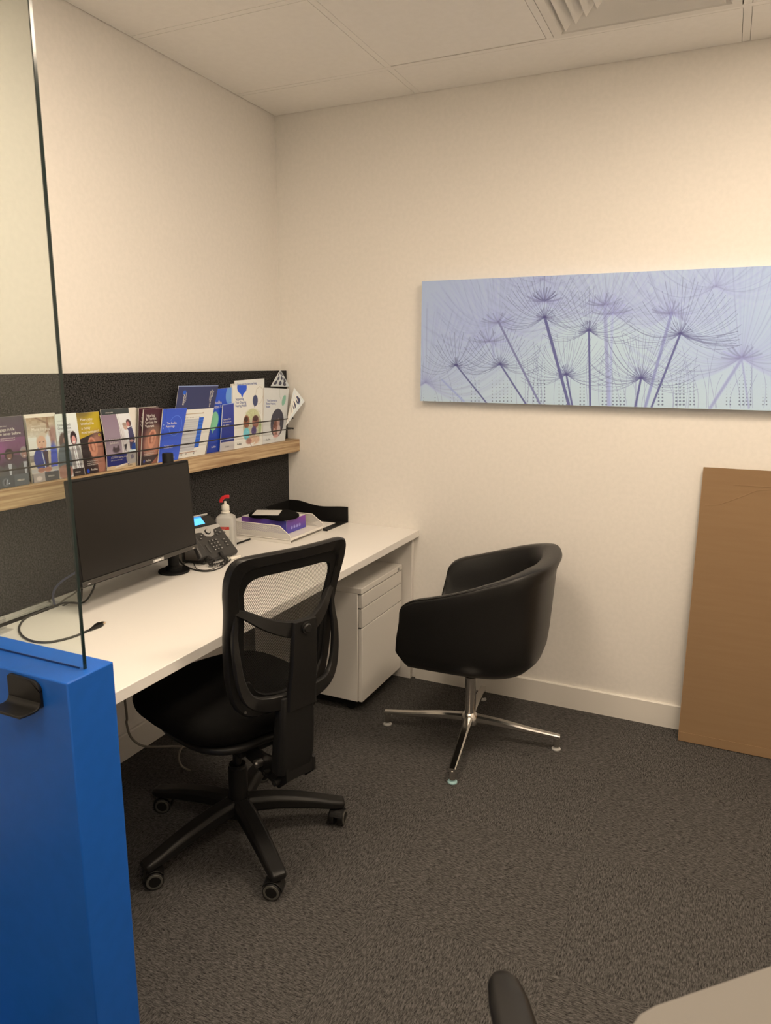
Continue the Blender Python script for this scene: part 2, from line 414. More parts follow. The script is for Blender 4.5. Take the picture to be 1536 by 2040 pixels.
# ------------------------------------------------------------------ raster printing onto fine meshes
class Ras:
    def __init__(s, w, h, bg):
        s.w, s.h = w, h; s.a = np.zeros((h, w, 3)); s.a[:] = bg
        s.y, s.x = np.mgrid[0:h, 0:w].astype(float)
    def _mix(s, sl, al, col): s.a[sl] = s.a[sl]*(1-al[..., None])+np.array(col)*al[..., None]
    def win(s, x0, y0, x1, y1):
        return slice(max(0, int(y0)), min(s.h, int(y1)+2)), slice(max(0, int(x0)), min(s.w, int(x1)+2))
    def ell(s, cx, cy, rx, ry, col, al=1, soft=1.0, rot=0):
        R_ = max(rx, ry)+soft*2; sl = s.win(cx-R_, cy-R_, cx+R_, cy+R_)
        x = s.x[sl]-cx; y = s.y[sl]-cy; c_, s_ = math.cos(rot), math.sin(rot); u = x*c_+y*s_; v = -x*s_+y*c_
        d = (np.sqrt((u/rx)**2+(v/ry)**2)-1)*min(rx, ry)
        s._mix(sl, al*np.clip(.5-d/soft, 0, 1), col)
    def rect(s, x0, y0, x1, y1, col, al=1):
        sl = s.win(x0, y0, x1-1, y1-1); s._mix(sl, np.full(s.x[sl].shape, float(al)), col)
    def poly(s, pts, col, al=1):
        P = np.array(pts, float); sl = s.win(P[:, 0].min()-1, P[:, 1].min()-1, P[:, 0].max()+1, P[:, 1].max()+1)
        x = s.x[sl]+.5; y = s.y[sl]+.5; ins = np.zeros(x.shape, bool); n = len(P)
        for i in range(n):
            (xa, ya), (xb, yb) = P[i], P[(i+1) % n]
            if ya == yb: continue
            c = ((ya > y) != (yb > y)) & (x < (xb-xa)*(y-ya)/(yb-ya)+xa); ins ^= c
        s._mix(sl, al*ins.astype(float), col)
    def seg(s, xa, ya, xb, yb, wd, col, al=1, soft=1.0):
        p = wd+soft+1; sl = s.win(min(xa, xb)-p, min(ya, yb)-p, max(xa, xb)+p, max(ya, yb)+p)
        x = s.x[sl]-xa; y = s.y[sl]-ya; dx, dy = xb-xa, yb-ya; q = dx*dx+dy*dy+1e-9
        t = np.clip((x*dx+y*dy)/q, 0, 1); d = np.sqrt((x-t*dx)**2+(y-t*dy)**2)
        s._mix(sl, al*np.clip((wd/2-d)/soft+.5, 0, 1), col)
    def stroke(s, pts, wd, col, al=1, soft=1.0):
        """whole polyline blended once"""
        P = np.array(pts, float); p = wd+soft+1
        sl = s.win(P[:, 0].min()-p, P[:, 1].min()-p, P[:, 0].max()+p, P[:, 1].max()+p)
        X_, Y_ = s.x[sl], s.y[sl]
        if X_.size == 0: return
        D = np.full(X_.shape, 1e9)
        for (xa, ya), (xb, yb) in zip(P[:-1], P[1:]):
            dx, dy = xb-xa, yb-ya; q = dx*dx+dy*dy+1e-9; t = np.clip(((X_-xa)*dx+(Y_-ya)*dy)/q, 0, 1)
            D = np.minimum(D, (X_-xa-t*dx)**2+(Y_-ya-t*dy)**2)
        s._mix(sl, al*np.clip((wd/2-np.sqrt(D))/soft+.5, 0, 1), col)
    def vgrad(s, x0, y0, x1, y1, ca, cb, al=1):
        sl = s.win(x0, y0, x1-1, y1-1); t = ((s.y[sl]-y0)/max(1, y1-y0))[..., None]
        s.a[sl] = s.a[sl]*(1-al)+(np.array(ca)*(1-t)+np.array(cb)*t)*al
    def noise(s, x0, y0, x1, y1, amt, cell=4, seed=0):
        r = np.random.RandomState(seed); sl = s.win(x0, y0, x1-1, y1-1); hh, ww = s.x[sl].shape
        g = r.rand(hh//cell+2, ww//cell+2); yy = np.arange(hh)//cell; xx = np.arange(ww)//cell
        s.a[sl] = np.clip(s.a[sl]+((g[yy][:, xx]-.5)*2*amt)[..., None], 0, 255)

def to_alb(a, k=1.0):
    a = a/255.0; l = np.where(a <= .04045, a/12.92, ((a+.055)/1.055)**2.4)
    return np.clip(k*.8*l/np.array((.83, .665, .465)), .004, .88)

def print_mesh(name, ras, surf, m, parent, k=1.0, label=None):
    """ras: pixels with row 0 on top; surf(u,v) -> point array, u right, v up, each an array"""
    h, w_ = ras.h, ras.w
    U, V = np.meshgrid(np.linspace(0, 1, w_+1), np.linspace(1, 0, h+1))
    P = surf(U.ravel(), V.ravel())
    Mi = np.array(mat_of(parent).inverted()); P = P @ Mi[:3, :3].T+Mi[:3, 3]
    me = bpy.data.meshes.new(name)
    nv = (w_+1)*(h+1); nf = w_*h
    me.vertices.add(nv); me.vertices.foreach_set('co', P.astype(np.float32).ravel())
    i = np.arange(nf); r_, c_ = i//w_, i % w_; a = r_*(w_+1)+c_
    idx = np.stack([a, a+w_+1, a+w_+2, a+1], 1).ravel()
    me.loops.add(nf*4); me.loops.foreach_set('vertex_index', idx.astype(np.int32))
    me.polygons.add(nf); me.polygons.foreach_set('loop_start', (np.arange(nf)*4).astype(np.int32))
    me.polygons.foreach_set('loop_total', np.full(nf, 4, np.int32))
    me.update(calc_edges=True)
    at = me.color_attributes.new('print', 'FLOAT_COLOR', 'CORNER')
    col = to_alb(ras.a, k).reshape(-1, 3); col = np.concatenate([col, np.ones((nf, 1))], 1)
    at.data.foreach_set('color', np.repeat(col, 4, axis=0).astype(np.float32).ravel())
    me.materials.append(m); me.shade_smooth()
    o = bpy.data.objects.new(name, me); C.objects.link(o); o.parent = parent
    if label: o['label'] = label
    return o

def text_mesh(name, s, origin, right, up, size, m, parent, depth=.0, align='LEFT', stretch=1.0, shear=0):
    cu = bpy.data.curves.new(name, 'FONT'); cu.body = s; cu.size = size; cu.align_x = align; cu.extrude = depth; cu.resolution_u = 3; cu.shear = shear
    cu.space_line = .95
    o = bpy.data.objects.new('tmp_text', cu); C.objects.link(o)
    bpy.context.view_layer.update()
    me = bpy.data.meshes.new_from_object(o.evaluated_get(bpy.context.evaluated_depsgraph_get()))
    bpy.data.objects.remove(o); bpy.data.curves.remove(cu)
    r = Vector(right).normalized(); u = Vector(up); u = (u-r*u.dot(r)).normalized(); n = r.cross(u)
    T = Matrix((r*stretch, u, n)).transposed().to_4x4(); T.translation = Vector(origin)
    me.transform(T); me.transform(mat_of(parent).inverted()); me.materials.clear(); me.materials.append(m); me.name = name
    q = bpy.data.objects.new(name, me); C.objects.link(q); q.parent = parent
    return q
# ------------------------------------------------------------------ white desk
DZ, DT, DX = .73, .030, .733
NOTCH_Y, NOTCH_X = -1.455, .116
t = thing('office_desk', 'long white laminate desk running along the left wall', 'desk', (.40, -1.0, 0))
b = MB()
outline = [(.036, -.0015), (DX, -.0015), (DX, -2.068), (NOTCH_X, -2.068)] + [(NOTCH_X, NOTCH_Y-.03)]
for q in range(0, 7):
    a_ = q/6*PI/2; outline.append((NOTCH_X-.03+.03*math.cos(a_), NOTCH_Y-.03+.03*math.sin(a_)))
outline += [(.036, NOTCH_Y)]
b.prism(outline, DT, Matrix.Translation((0, 0, DZ-DT))); b.build('desktop', M['white_lam'], t, bevel=.0012, seg=1)
MB().box(.04, -.0262, .0, .708, -.0015, DZ-DT-.0005).build('end_panel', M['white_edge'], t, bevel=.001, seg=1)
MB().box(.04, -2.068, .0, .60, -2.045, DZ-DT-.0005).build('end_panel', M['white_edge'], t)
MB().box(.08, -2.044, DZ-DT-.05, .11, -.027, DZ-DT-.0005).build('back_rail', M['white_edge'], t)
# cable tray rail along the foot of the felt screen
t2 = thing('cable_rail', 'white aluminium cable rail in the slot at the back of the desk', 'cable rail', (.06, -1.75, DZ-.02))
b = MB()
b.box(.0345, -2.06, .7205, .066, -1.4625, .7235).box(.0345, -2.06, .7235, .038, -1.4625, .729).box(.063, -2.06, .7235, .066, -1.4625, .7275).box(.048, -2.06, .7235, .050, -1.4625, .7255)
b.build('rail', M['alu'], t2, bevel=.0008, seg=1)
MB().box(.0345, -2.06, .676, .1155, -1.4625, .679).build('tray_floor', M['blk_matte'], t2)
MB().box(.0345, -2.06, .6795, .036, -1.4625, .720).build('tray_back', M['blk_matte'], t2)  # dark sheet added over the pale wall, the slot's shade put into colour

# ------------------------------------------------------------------ felt screen and brochure ledge
o = MB().box(.001, -2.06, .7035, .033, -.0015, 1.4474); o = MB().box(.0015, -2.06, .7305, .033, -.0015, 1.4474).build('felt_screen', M['felt'], None, bevel=.0015, seg=1)
tag(o, 'charcoal felt pin-up screen fixed to the left wall behind the desk', 'screen')
SZ0, SZ1, SX = 1.0618, 1.1205, .0985
t = thing('brochure_ledge', 'long light oak ledge with two black rods on the felt screen', 'shelf', (.066, -1.0, SZ0))
MB().box(.0335, -2.06, SZ0, SX, -.0015, SZ1).build('board', M['oak'], t, bevel=.001, seg=1)
for z, lab in ((1.2255, None), (1.1765, None)):
    MB().cyl((.1, -2.06, z), (.1, -.058, z), .0027, n=10).build('rod', M['cable_blk'], t)
for y in (-.062, -2.05):
    for z in (1.1765, 1.2255): MB().box(.0335, y-.002, z-.004, .102, y+.002, z+.004).build('rod_bracket', M['cable_blk'], t)

# ------------------------------------------------------------------ brochures
CREAM = (232, 214, 182)
def booklet(name, label, quad, ras, th=.003, group='brochures standing on the oak ledge', xb=.074, xt=.066, bulge=0, cat='brochure', texts=(), k=1.0, page=None, c3=None):
    """quad: four (y,z) corners TL,TR,BR,BL on the leaning front plane"""
    xm = (xb+xt)/2
    q = [np.array((p[0]+(xm-.07)*(p[0]-CAM[1])/(.07-CAM[0]), p[1]+(xm-.07)*(p[1]-CAM[2])/(.07-CAM[0])), float) for p in quad]
    for k_ in (2, 3):
        if quad[k_][1] < SZ1+.01: q[k_][1] = SZ1+.001
    cy_ = (q[2][0]+q[3][0])/2; cz = min(q[2][1], q[3][1])
    t = thing(name, label, cat, (xb, cy_, cz), group=group)
    zt = 1.33
    def surf(u, v, off=0.0):
        u = np.asarray(u, float); v = np.asarray(v, float)
        P = ((1-u)*v)[:, None]*q[0]+(u*v)[:, None]*q[1]+(u*(1-v))[:, None]*q[2]+((1-u)*(1-v))[:, None]*q[3]
        x = xb+(xt-xb)*(P[:, 1]-SZ1)/(zt-SZ1)+off+bulge*np.sin(PI*np.clip(v, 0, 1))*(.6+.4*u)
        if c3 is not None:
            K_ = [np.array(p_) for p_ in c3]
            return ((1-u)*v)[:, None]*K_[0]+(u*v)[:, None]*K_[1]+(u*(1-v))[:, None]*K_[2]+((1-u)*(1-v))[:, None]*K_[3]+np.array([off, 0, 0])
        return np.stack([x, P[:, 0], P[:, 1]], 1)
    # page block with its own thickness
    n = 8; rows = np.linspace(0, 1, n+1); rings = []
    for v in rows:
        F = surf(np.array([0., 1.]), np.array([v, v]), -.0003); Bk = F-np.array([th, 0, 0])
        rings.append([Vector(F[0]), Vector(F[1]), Vector(Bk[1]), Vector(Bk[0])])
    MB().loft(rings).build('pages', page or M['paper'], t)
    if ras is not None: print_mesh('cover', ras, surf, M['print'], t, k)
    def P_(u, v, off=.0006): return Vector(surf(np.array([u]), np.array([v]), off)[0])
    for tx in texts:
        s, u, v, size, m = tx[:5]; rot = tx[5] if len(tx) > 5 else 0; st = tx[6] if len(tx) > 6 else .92
        o_ = P_(u, v); r_ = P_(u+.02, v)-o_; uu = P_(u, v+.02)-o_
        if rot == 90: r_, uu = -uu, r_
        if rot == 180: r_, uu = -r_, -uu
        text_mesh('lettering', s, o_, r_, uu, size, m, t, stretch=st)
    return t, surf
W_, D_, BL_ = M['white_print'], M['dark_print'], M['blue_print']
SKIN = (190, 120, 85)
def ear(r, cx, cy, s, rot=0):
    r.ell(cx, cy, 15*s, 26*s, (205, 135, 98), 1, 2, rot); r.ell(cx-1*s, cy-2*s, 9*s, 18*s, (150, 85, 60), .8, 3, rot)
    r.ell(cx+1*s, cy+1*s, 5*s, 11*s, (215, 150, 112), .9, 3, rot); r.ell(cx-2*s, cy+20*s, 8*s, 7*s, (212, 140, 102), .9, 3, rot)
def person(r, x, y, s, hair, face, coat, lean=0):
    r.ell(x, y+78*s, 34*s, 48*s, coat, 1, 3); r.ell(x+lean*s, y-2*s, 17*s, 21*s, hair, 1, 2); r.ell(x+lean*s, y+3*s, 11*s, 15*s, face, 1, 2)
    r.ell(x+lean*s, y+12*s, 5*s, 2*s, (235, 220, 205), .8, 1); r.poly([(x-7*s, y+32*s), (x+8*s, y+32*s), (x+3*s, y+80*s), (x-2*s, y+80*s)], (225, 215, 200), .7)
q4 = lambda yl, yr, ybl, ybr, zt, zb=SZ1+.0008, ztr=None: [(yl, zt), (yr, ztr or zt), (ybr, zb), (ybl, zb)]

# engage
r = Ras(96, 200, (82, 60, 66)); r.vgrad(0, 0, 96, 60, (84, 70, 70), (92, 64, 76)); r.vgrad(0, 60, 96, 110, (120, 70, 95), (110, 68, 82)); r.noise(0, 0, 96, 200, 5, 3, 1)
r.ell(-5, 95, 40, 30, (160, 80, 125), .6, 25)
person(r, 40, 108, .8, (45, 32, 30), (120, 80, 62), (88, 80, 74)); person(r, 88, 106, .8, (150, 130, 115), (160, 115, 95), (80, 72, 66)); person(r, 2, 112, .7, (60, 50, 45), (150, 110, 90), (92, 84, 76))
r.rect(0, 166, 96, 200, (78, 78, 74)); r.rect(50, 166, 96, 200, (96, 94, 88)); r.ell(22, 184, 11, 12, (120, 115, 108), .8, 3); r.ell(24, 184, 7, 8, (70, 68, 66), 1, 2); r.stroke([(26, 178), (24, 190)], 3, (210, 205, 195)); r.ell(32, 188, 2, 2, (200, 195, 185))
booklet('brochure', 'plum hearing brochure with three smiling people, cut by the left frame edge', q4(-1.618, -1.518, -1.625, -1.521, 1.327), r,
        texts=[('Engage in life', .09, .80, .0125, W_), ('like never before', .09, .74, .0125, W_), ('The world\'s first hearing aid', .1, .69, .0055, W_), ('with Deep Neural Network', .1, .66, .0055, W_), ('oticon', .60, .07, .0105, W_), ('HEARING TODAY', .12, .86, .0042, W_)])
# a pale booklet behind 'made'
booklet('brochure', 'pale booklet edge showing behind the brochure of the man in blue', q4(-1.512, -1.40, -1.51, -1.405, 1.3285), None, th=.006, xb=.064, xt=.056)
r = Ras(96, 200, (205, 180, 145)); r.vgrad(0, 0, 96, 70, (176, 140, 100), (215, 200, 170)); r.noise(0, 0, 96, 60, 14, 9, 3)
r.stroke([(30, 0), (70, 20), (80, 60)], 5, (120, 85, 60), .7, 4); r.stroke([(70, 0), (68, 40), (50, 60)], 6, (140, 95, 65), .7, 4); r.ell(86, 55, 14, 26, (150, 95, 80), .7, 8); r.ell(80, 80, 9, 14, (150, 95, 80), .6, 6)
r.rect(0, 60, 28, 125, (225, 212, 185), .8); r.rect(0, 115, 22, 135, (90, 75, 65), .6)
r.ell(56, 128, 44, 44, (48, 58, 118), 1, 3); r.ell(84, 128, 14, 46, (62, 82, 168), .8, 6); r.ell(50, 74, 24, 28, (205, 180, 145), 1, 3); r.ell(66, 84, 10, 30, (214, 204, 188), 1, 4); r.ell(44, 80, 16, 24, (212, 160, 122), 1, 3)
r.ell(38, 76, 3, 1.4, (90, 60, 50), .8); r.ell(51, 76, 3, 1.4, (90, 60, 50), .8); r.ell(42, 93, 6, 2, (180, 95, 85), .9); r.ell(45, 86, 2.2, 4, (190, 135, 100), .8, 2)
r.poly([(46, 106), (68, 106), (62, 160), (56, 160)], (60, 42, 52)); r.stroke([(42, 108), (50, 160)], 3, (210, 200, 180)); r.poly([(64, 104), (74, 108), (70, 160), (62, 160)], (190, 165, 130))
r.rect(0, 158, 96, 170, (190, 175, 155)); r.ell(34, 163, 12, 8, (175, 115, 90), 1, 2); r.ell(58, 163, 14, 8, (180, 120, 92), 1, 2)
r.rect(0, 172, 96, 200, (82, 76, 70)); r.rect(4, 172, 44, 200, (170, 150, 130)); r.ell(24, 188, 10, 7, (215, 190, 165), 1, 3)
booklet('brochure', 'brochure of an older man in a blue jacket leaning on a table', q4(-1.508, -1.405, -1.509, -1.411, 1.318), r,
        texts=[('Made for you', .15, .795, .0135, W_), ('OTICON OWN', .16, .86, .005, W_), ('oticon', .58, .06, .0098, W_)])
r = Ras(96, 200, (228, 216, 190)); r.vgrad(0, 0, 96, 200, (232, 222, 200), (205, 190, 165)); r.rect(60, 62, 78, 84, (215, 200, 180)); r.rect(0, 84, 30, 110, (200, 185, 160))
r.ell(26, 86, 17, 28, (92, 66, 56), 1, 4); r.ell(36, 84, 9, 15, (205, 148, 120), 1, 2); r.ell(26, 144, 28, 52, (92, 96, 92), 1, 4); r.ell(38, 92, 4, 1.6, (235, 225, 215), 1)
r.ell(70, 78, 14, 22, (48, 30, 30), 1, 2); r.ell(70, 84, 9, 14, (222, 150, 130), 1, 2); r.ell(70, 91, 5, 2, (240, 235, 228), 1); r.ell(74, 140, 22, 44, (150, 138, 122), 1, 3); r.poly([(64, 102), (76, 102), (84, 176), (70, 176)], (226, 214, 200)); r.stroke([(68, 104), (78, 174)], 2, (110, 80, 70), .7)
r.ell(22, 180, 30, 22, (165, 115, 92), 1, 5); r.rect(52, 176, 96, 200, (62, 52, 46)); r.noise(0, 60, 96, 200, 5, 3, 4)
booklet('brochure', 'cream brochure of two laughing women at the glass edge', q4(-1.402, -1.319, -1.408, -1.309, 1.3235), r,
        texts=[('Great sound.', .08, .81, .0105, D_), ('Great choice.', .08, .76, .0105, D_), ('oticon', .62, .05, .009, W_), ('Open up to a new world of', .09, .715, .0048, D_), ('natural sounds around you', .09, .69, .0048, D_), ('OTICON REAL', .08, .885, .0042, D_)])
r = Ras(96, 200, (150, 115, 40)); r.vgrad(0, 0, 96, 84, (158, 128, 50), (190, 150, 40)); r.ell(90, 20, 60, 60, (205, 168, 30), .7, 40); r.ell(25, 0, 35, 15, (110, 88, 50), .6, 14)
r.poly([(0, 84), (76, 66), (96, 66), (96, 200), (0, 200)], (52, 42, 38)); r.ell(72, 140, 36, 74, (170, 112, 84), 1, 18); r.ell(20, 160, 26, 60, (60, 44, 38), .7, 20); r.vgrad(0, 170, 60, 200, (60, 45, 40), (48, 36, 34), .7)
ear(r, 50, 112, 1.25, -.15); r.ell(84, 76, 5, 5, (200, 160, 50), 1, 1); r.ell(84, 76, 2, 2, (90, 70, 40), 1, 1); r.ell(14, 190, 6, 7, (40, 70, 160), 1, 2)
booklet('brochure', 'mustard topped brochure with a large ear below its heading', q4(-1.3185, -1.223, -1.306, -1.214, 1.322), r,
        texts=[('Have you', .12, .87, .0145, W_), ('worked in', .12, .80, .0145, W_), ('a noisy', .12, .73, .0145, W_), ('environment?', .10, .66, .0145, W_), ('Audika', .27, .045, .011, W_), ('Free hearing checks for', .15, .195, .0055, W_), ('workers in industry, see', .15, .165, .0055, W_), ('if you are eligible today', .15, .135, .0055, W_)])
booklet('brochure', 'dark green brochure mostly hidden behind the curled leaflet', q4(-1.212, -1.085, -1.205, -1.09, 1.3275), (lambda r: (r.vgrad(0, 0, 60, 120, (66, 66, 58), (40, 38, 36)), r)[1])(Ras(60, 120, (60, 58, 52))), xb=.062, xt=.05, texts=[('OTICON OPEN', .14, .93, .0055, W_)])
booklet('brochure', 'beige booklet standing behind the curled leaflet', q4(-1.087, -1.05, -1.082, -1.055, 1.327), None, xb=.062, xt=.05, th=.008)
# curled leaflet
r = Ras(110, 200, (170, 150, 142)); r.vgrad(0, 0, 58, 150, (140, 112, 112), (165, 140, 135)); r.vgrad(58, 0, 110, 150, (228, 212, 188), (210, 190, 168)); r.stroke([(56, 0), (66, 140)], 1.4, (150, 130, 115)); r.stroke([(62, 0), (72, 140)], 1, (190, 170, 150))
r.ell(82, 46, 8, 12, (195, 150, 120), 1, 2); r.ell(80, 38, 8, 6, (160, 130, 105), .9, 2); r.ell(97, 34, 9, 13, (80, 52, 46), 1, 2); r.ell(94, 38, 6, 9, (205, 120, 100), .9, 2)
r.poly([(88, 54), (106, 48), (110, 96), (96, 130), (88, 130)], (70, 62, 84)); r.poly([(74, 58), (90, 58), (88, 100), (78, 104)], (226, 212, 195)); r.poly([(98, 112), (110, 108), (110, 136), (92, 136)], (40, 66, 120)); r.ell(96, 100, 8, 5, (210, 150, 125), 1, 2)
r.poly([(66, 112), (78, 110), (72, 138)], (50, 44, 44)); r.ell(36, 128, 13, 9, (72, 56, 52), .9, 5); r.ell(28, 122, 4, 8, (72, 56, 52), .8, 3); r.ell(44, 120, 4, 9, (72, 56, 52), .8, 3)
r.rect(0, 142, 84, 186, (54, 56, 110)); r.ell(84, 160, 12, 24, (176, 160, 140), 1, 2); r.rect(84, 142, 110, 190, (186, 170, 148)); r.poly([(88, 154), (98, 150), (103, 164), (92, 170)], (130, 118, 118)); r.rect(84, 134, 110, 142, (210, 210, 196)); r.rect(0, 186, 110, 200, (212, 178, 130))
booklet('leaflet', 'glossy leaflet curling forward over the rods, couple by a window', q4(-1.219, -1.088, -1.208, -1.075, 1.309), r, xb=.079, xt=.076, bulge=.012, group=None, cat='leaflet',
        texts=[('Love your ears,', .13, .535, .0115, W_), ('Salisbury.', .13, .475, .0115, W_), ('Book your', .16, .245, .005, W_), ('free FREE hearing check', .13, .21, .0085, W_), ('with our local clinic team', .12, .165, .0055, W_), ('Audika', .70, .03, .0085, D_)])
# maroon stack
def rhear(seed=0):
    r = Ras(90, 200, (66, 34, 36)); r.vgrad(0, 0, 90, 70, (78, 32, 38), (62, 38, 36)); r.ell(52, 128, 46, 62, (178, 118, 88), 1, 22); r.ell(60, 82, 40, 22, (120, 88, 68), .8, 16); r.rect(0, 168, 90, 200, (52, 40, 36), .85)
    r.poly([(50, 200), (90, 165), (90, 200)], (150, 92, 68)); ear(r, 46, 108, 1.3, .12); r.ell(14, 188, 5, 6, (42, 54, 110), 1, 2); return r
HT = [('Hearing', .16, .86, .0142, W_), ('& Tinnitus', .13, .80, .0142, W_), ('Services for', .11, .735, .0142, W_), ('Veterans', .11, .67, .0142, W_), ('If you are a veteran you may', .13, .21, .0055, W_), ('be eligible for fully funded', .13, .18, .0055, W_), ('hearing services with us', .13, .15, .0055, W_), ('Audika', .24, .05, .0105, W_)]
for i_, (dy, dz) in enumerate(((-.034, .006), (-.026, .005), (-.018, .003))):
    booklet('brochure', ['maroon ear brochure at the back of its stack', 'maroon ear brochure second from the back of its stack', 'maroon ear brochure just behind the front one of its stack'][i_],
            q4(-1.018+dy, -.912+dy, -1.052+dy, -.952+dy, 1.319+dz), None if i_ < 2 else rhear(), th=.0022, xb=.060+.006*i_, xt=.050+.006*i_, page=M['paper'] if i_ != 1 else M['cable_grey'], texts=HT[:4] if i_ == 2 else ())
booklet('brochure', 'maroon ear brochure for veterans at the front of its stack', q4(-1.012, -.911, -1.052, -.958, 1.317), rhear(), th=.004, xb=.080, xt=.072, texts=HT)
# blue advantage brochure
r = Ras(100, 200, (58, 84, 168)); r.vgrad(0, 0, 100, 200, (56, 82, 168), (60, 88, 176)); r.stroke([(14, 0), (8, 100), (3, 200)], 1, (38, 60, 140))
pts = [(60+28*math.cos(a_), 66+38*math.sin(a_)) for a_ in np.linspace(-2.6, 3.0, 40)]; r.stroke(pts, 1.2, (120, 150, 215), .9)
r.ell(8, 60, 1.5, 2, (200, 210, 230)); r.ell(7, 72, 1.5, 2.5, (200, 210, 230))
booklet('brochure', 'mid blue brochure with a thin circle outline, next to the maroon stack', q4(-.912, -.778, -.962, -.852, 1.314, ztr=1.311), r, xb=.088, xt=.082, th=.004,
        texts=[('The Audika', .22, .70, .0125, W_), ('Advantage', .19, .645, .0125, W_), ('The many benefits', .20, .285, .0075, W_), ('that come with it', .20, .245, .0075, W_), ('Audika', .55, .05, .01, W_)])
# chart card
r = Ras(150, 190, CREAM); r.rect(0, 0, 150, 62, (56, 58, 84)); r.rect(0, 0, 150, 1, (150, 155, 170)); r.ell(24, 17, 6, 6, (42, 90, 170), 1, 2)
r.rect(30, 74, 108, 75, (190, 160, 120)); r.ell(108, 74, 2, 2, (180, 150, 120)); r.vgrad(30, 88, 96, 172, (205, 192, 168), (196, 184, 168)); 
for i_ in range(12): r.seg(30+i_*6, 84, 31+i_*6, 84, 1.6, (120, 100, 80))
for i_ in range(14): r.rect(30, 90+i_*6, 96, 91+i_*6, (186, 174, 156), .8)
r.rect(96, 86, 114, 166, (42, 92, 170))
for i_ in range(8): r.rect(96, 92+i_*10, 114, 93+i_*10, (70, 120, 190), .8)
r.rect(30, 176, 110, 177, (170, 120, 90))
booklet('chart_card', 'tall hearing chart card with navy header and blue column', [(-.817, 1.396), (-.574, 1.392), (-.690, SZ1+.001), (-.905, SZ1+.001)], r, xb=.078, xt=.072, cat='card', group=None, th=.0015,
        texts=[('Audika', .145, .885, .0165, W_, 90), ('Hearing Care', .20, .91, .0075, W_, 90), ('Making', .875, .93, .0105, W_, 90), ('Your Hearing Care', .845, .945, .0105, W_, 90), ('Appointment', .815, .93, .0085, W_, 90), ('25', .30, .07, .011, D_, 90), ('30', .42, .075, .011, D_, 90), ('78', .63, .075, .012, D_, 90)])
# white booklet behind, blue booklets
r = Ras(120, 190, (42, 78, 165)); r.vgrad(0, 0, 120, 190, (44, 84, 176), (34, 58, 135)); r.ell(96, 20, 26, 30, (112, 150, 205), 1, 2); r.poly([(96, 44), (112, 40), (100, 62)], (112, 150, 205)); r.ell(16, 96, 24, 28, (132, 186, 130), 1, 2); r.poly([(14, 118), (30, 112), (14, 134)], (132, 186, 130))
booklet('brochure', 'royal blue booklet with a green speech bubble beside the chart card', [(-.590, 1.378), (-.470, 1.381), (-.520, SZ1+.001), (-.682, SZ1+.001)], r, xb=.070, xt=.062, th=.004,
        texts=[('Audika', .04, .76, .0185, W_), ('Fitted Right', .02, .69, .0185, W_), ('Audika', .17, .075, .011, W_)])
r = Ras(80, 170, (44, 52, 110)); r.vgrad(0, 0, 80, 130, (56, 66, 132), (34, 50, 120)); r.rect(0, 128, 80, 129, (180, 185, 210)); r.rect(0, 138, 80, 170, (198, 180, 158))
r.stroke([(0, 0), (80, 0)], 2, (150, 165, 205)); r.stroke([(0, 0), (0, 170)], 2, (150, 165, 205))
booklet('leaflet', 'small dark blue leaflet in front of the royal blue booklet', [(-.553, 1.312), (-.478, 1.316), (-.492, SZ1+.001), (-.590, SZ1+.001)], r, xb=.080, xt=.075, cat='leaflet', group=None,
        texts=[('Ultimate Care', .12, .66, .0095, W_), ('All the care you', .10, .60, .0095, W_), ('need, always', .08, .54, .0095, W_), ('Audika', .35, .07, .010, D_)])
booklet('booklet', 'plain white booklet standing upright behind the white clinic booklet', [(-.482, 1.395), (-.44, 1.396), (-.48, SZ1+.001), (-.522, SZ1+.001)], None, xb=.056, xt=.047, th=.006, cat='booklet', group=None)
booklet('booklet', 'white booklet whose heading peeks over the clinic booklet', [(-.455, 1.408), (-.232, 1.414), (-.27, SZ1+.001), (-.49, SZ1+.001)], Ras(20, 20, (230, 214, 186)), xb=.067, xt=.056, th=.004, cat='booklet', group=None,
        texts=[('Listen not the launches long', .07, .925, .0145, BL_, 0, .88)])
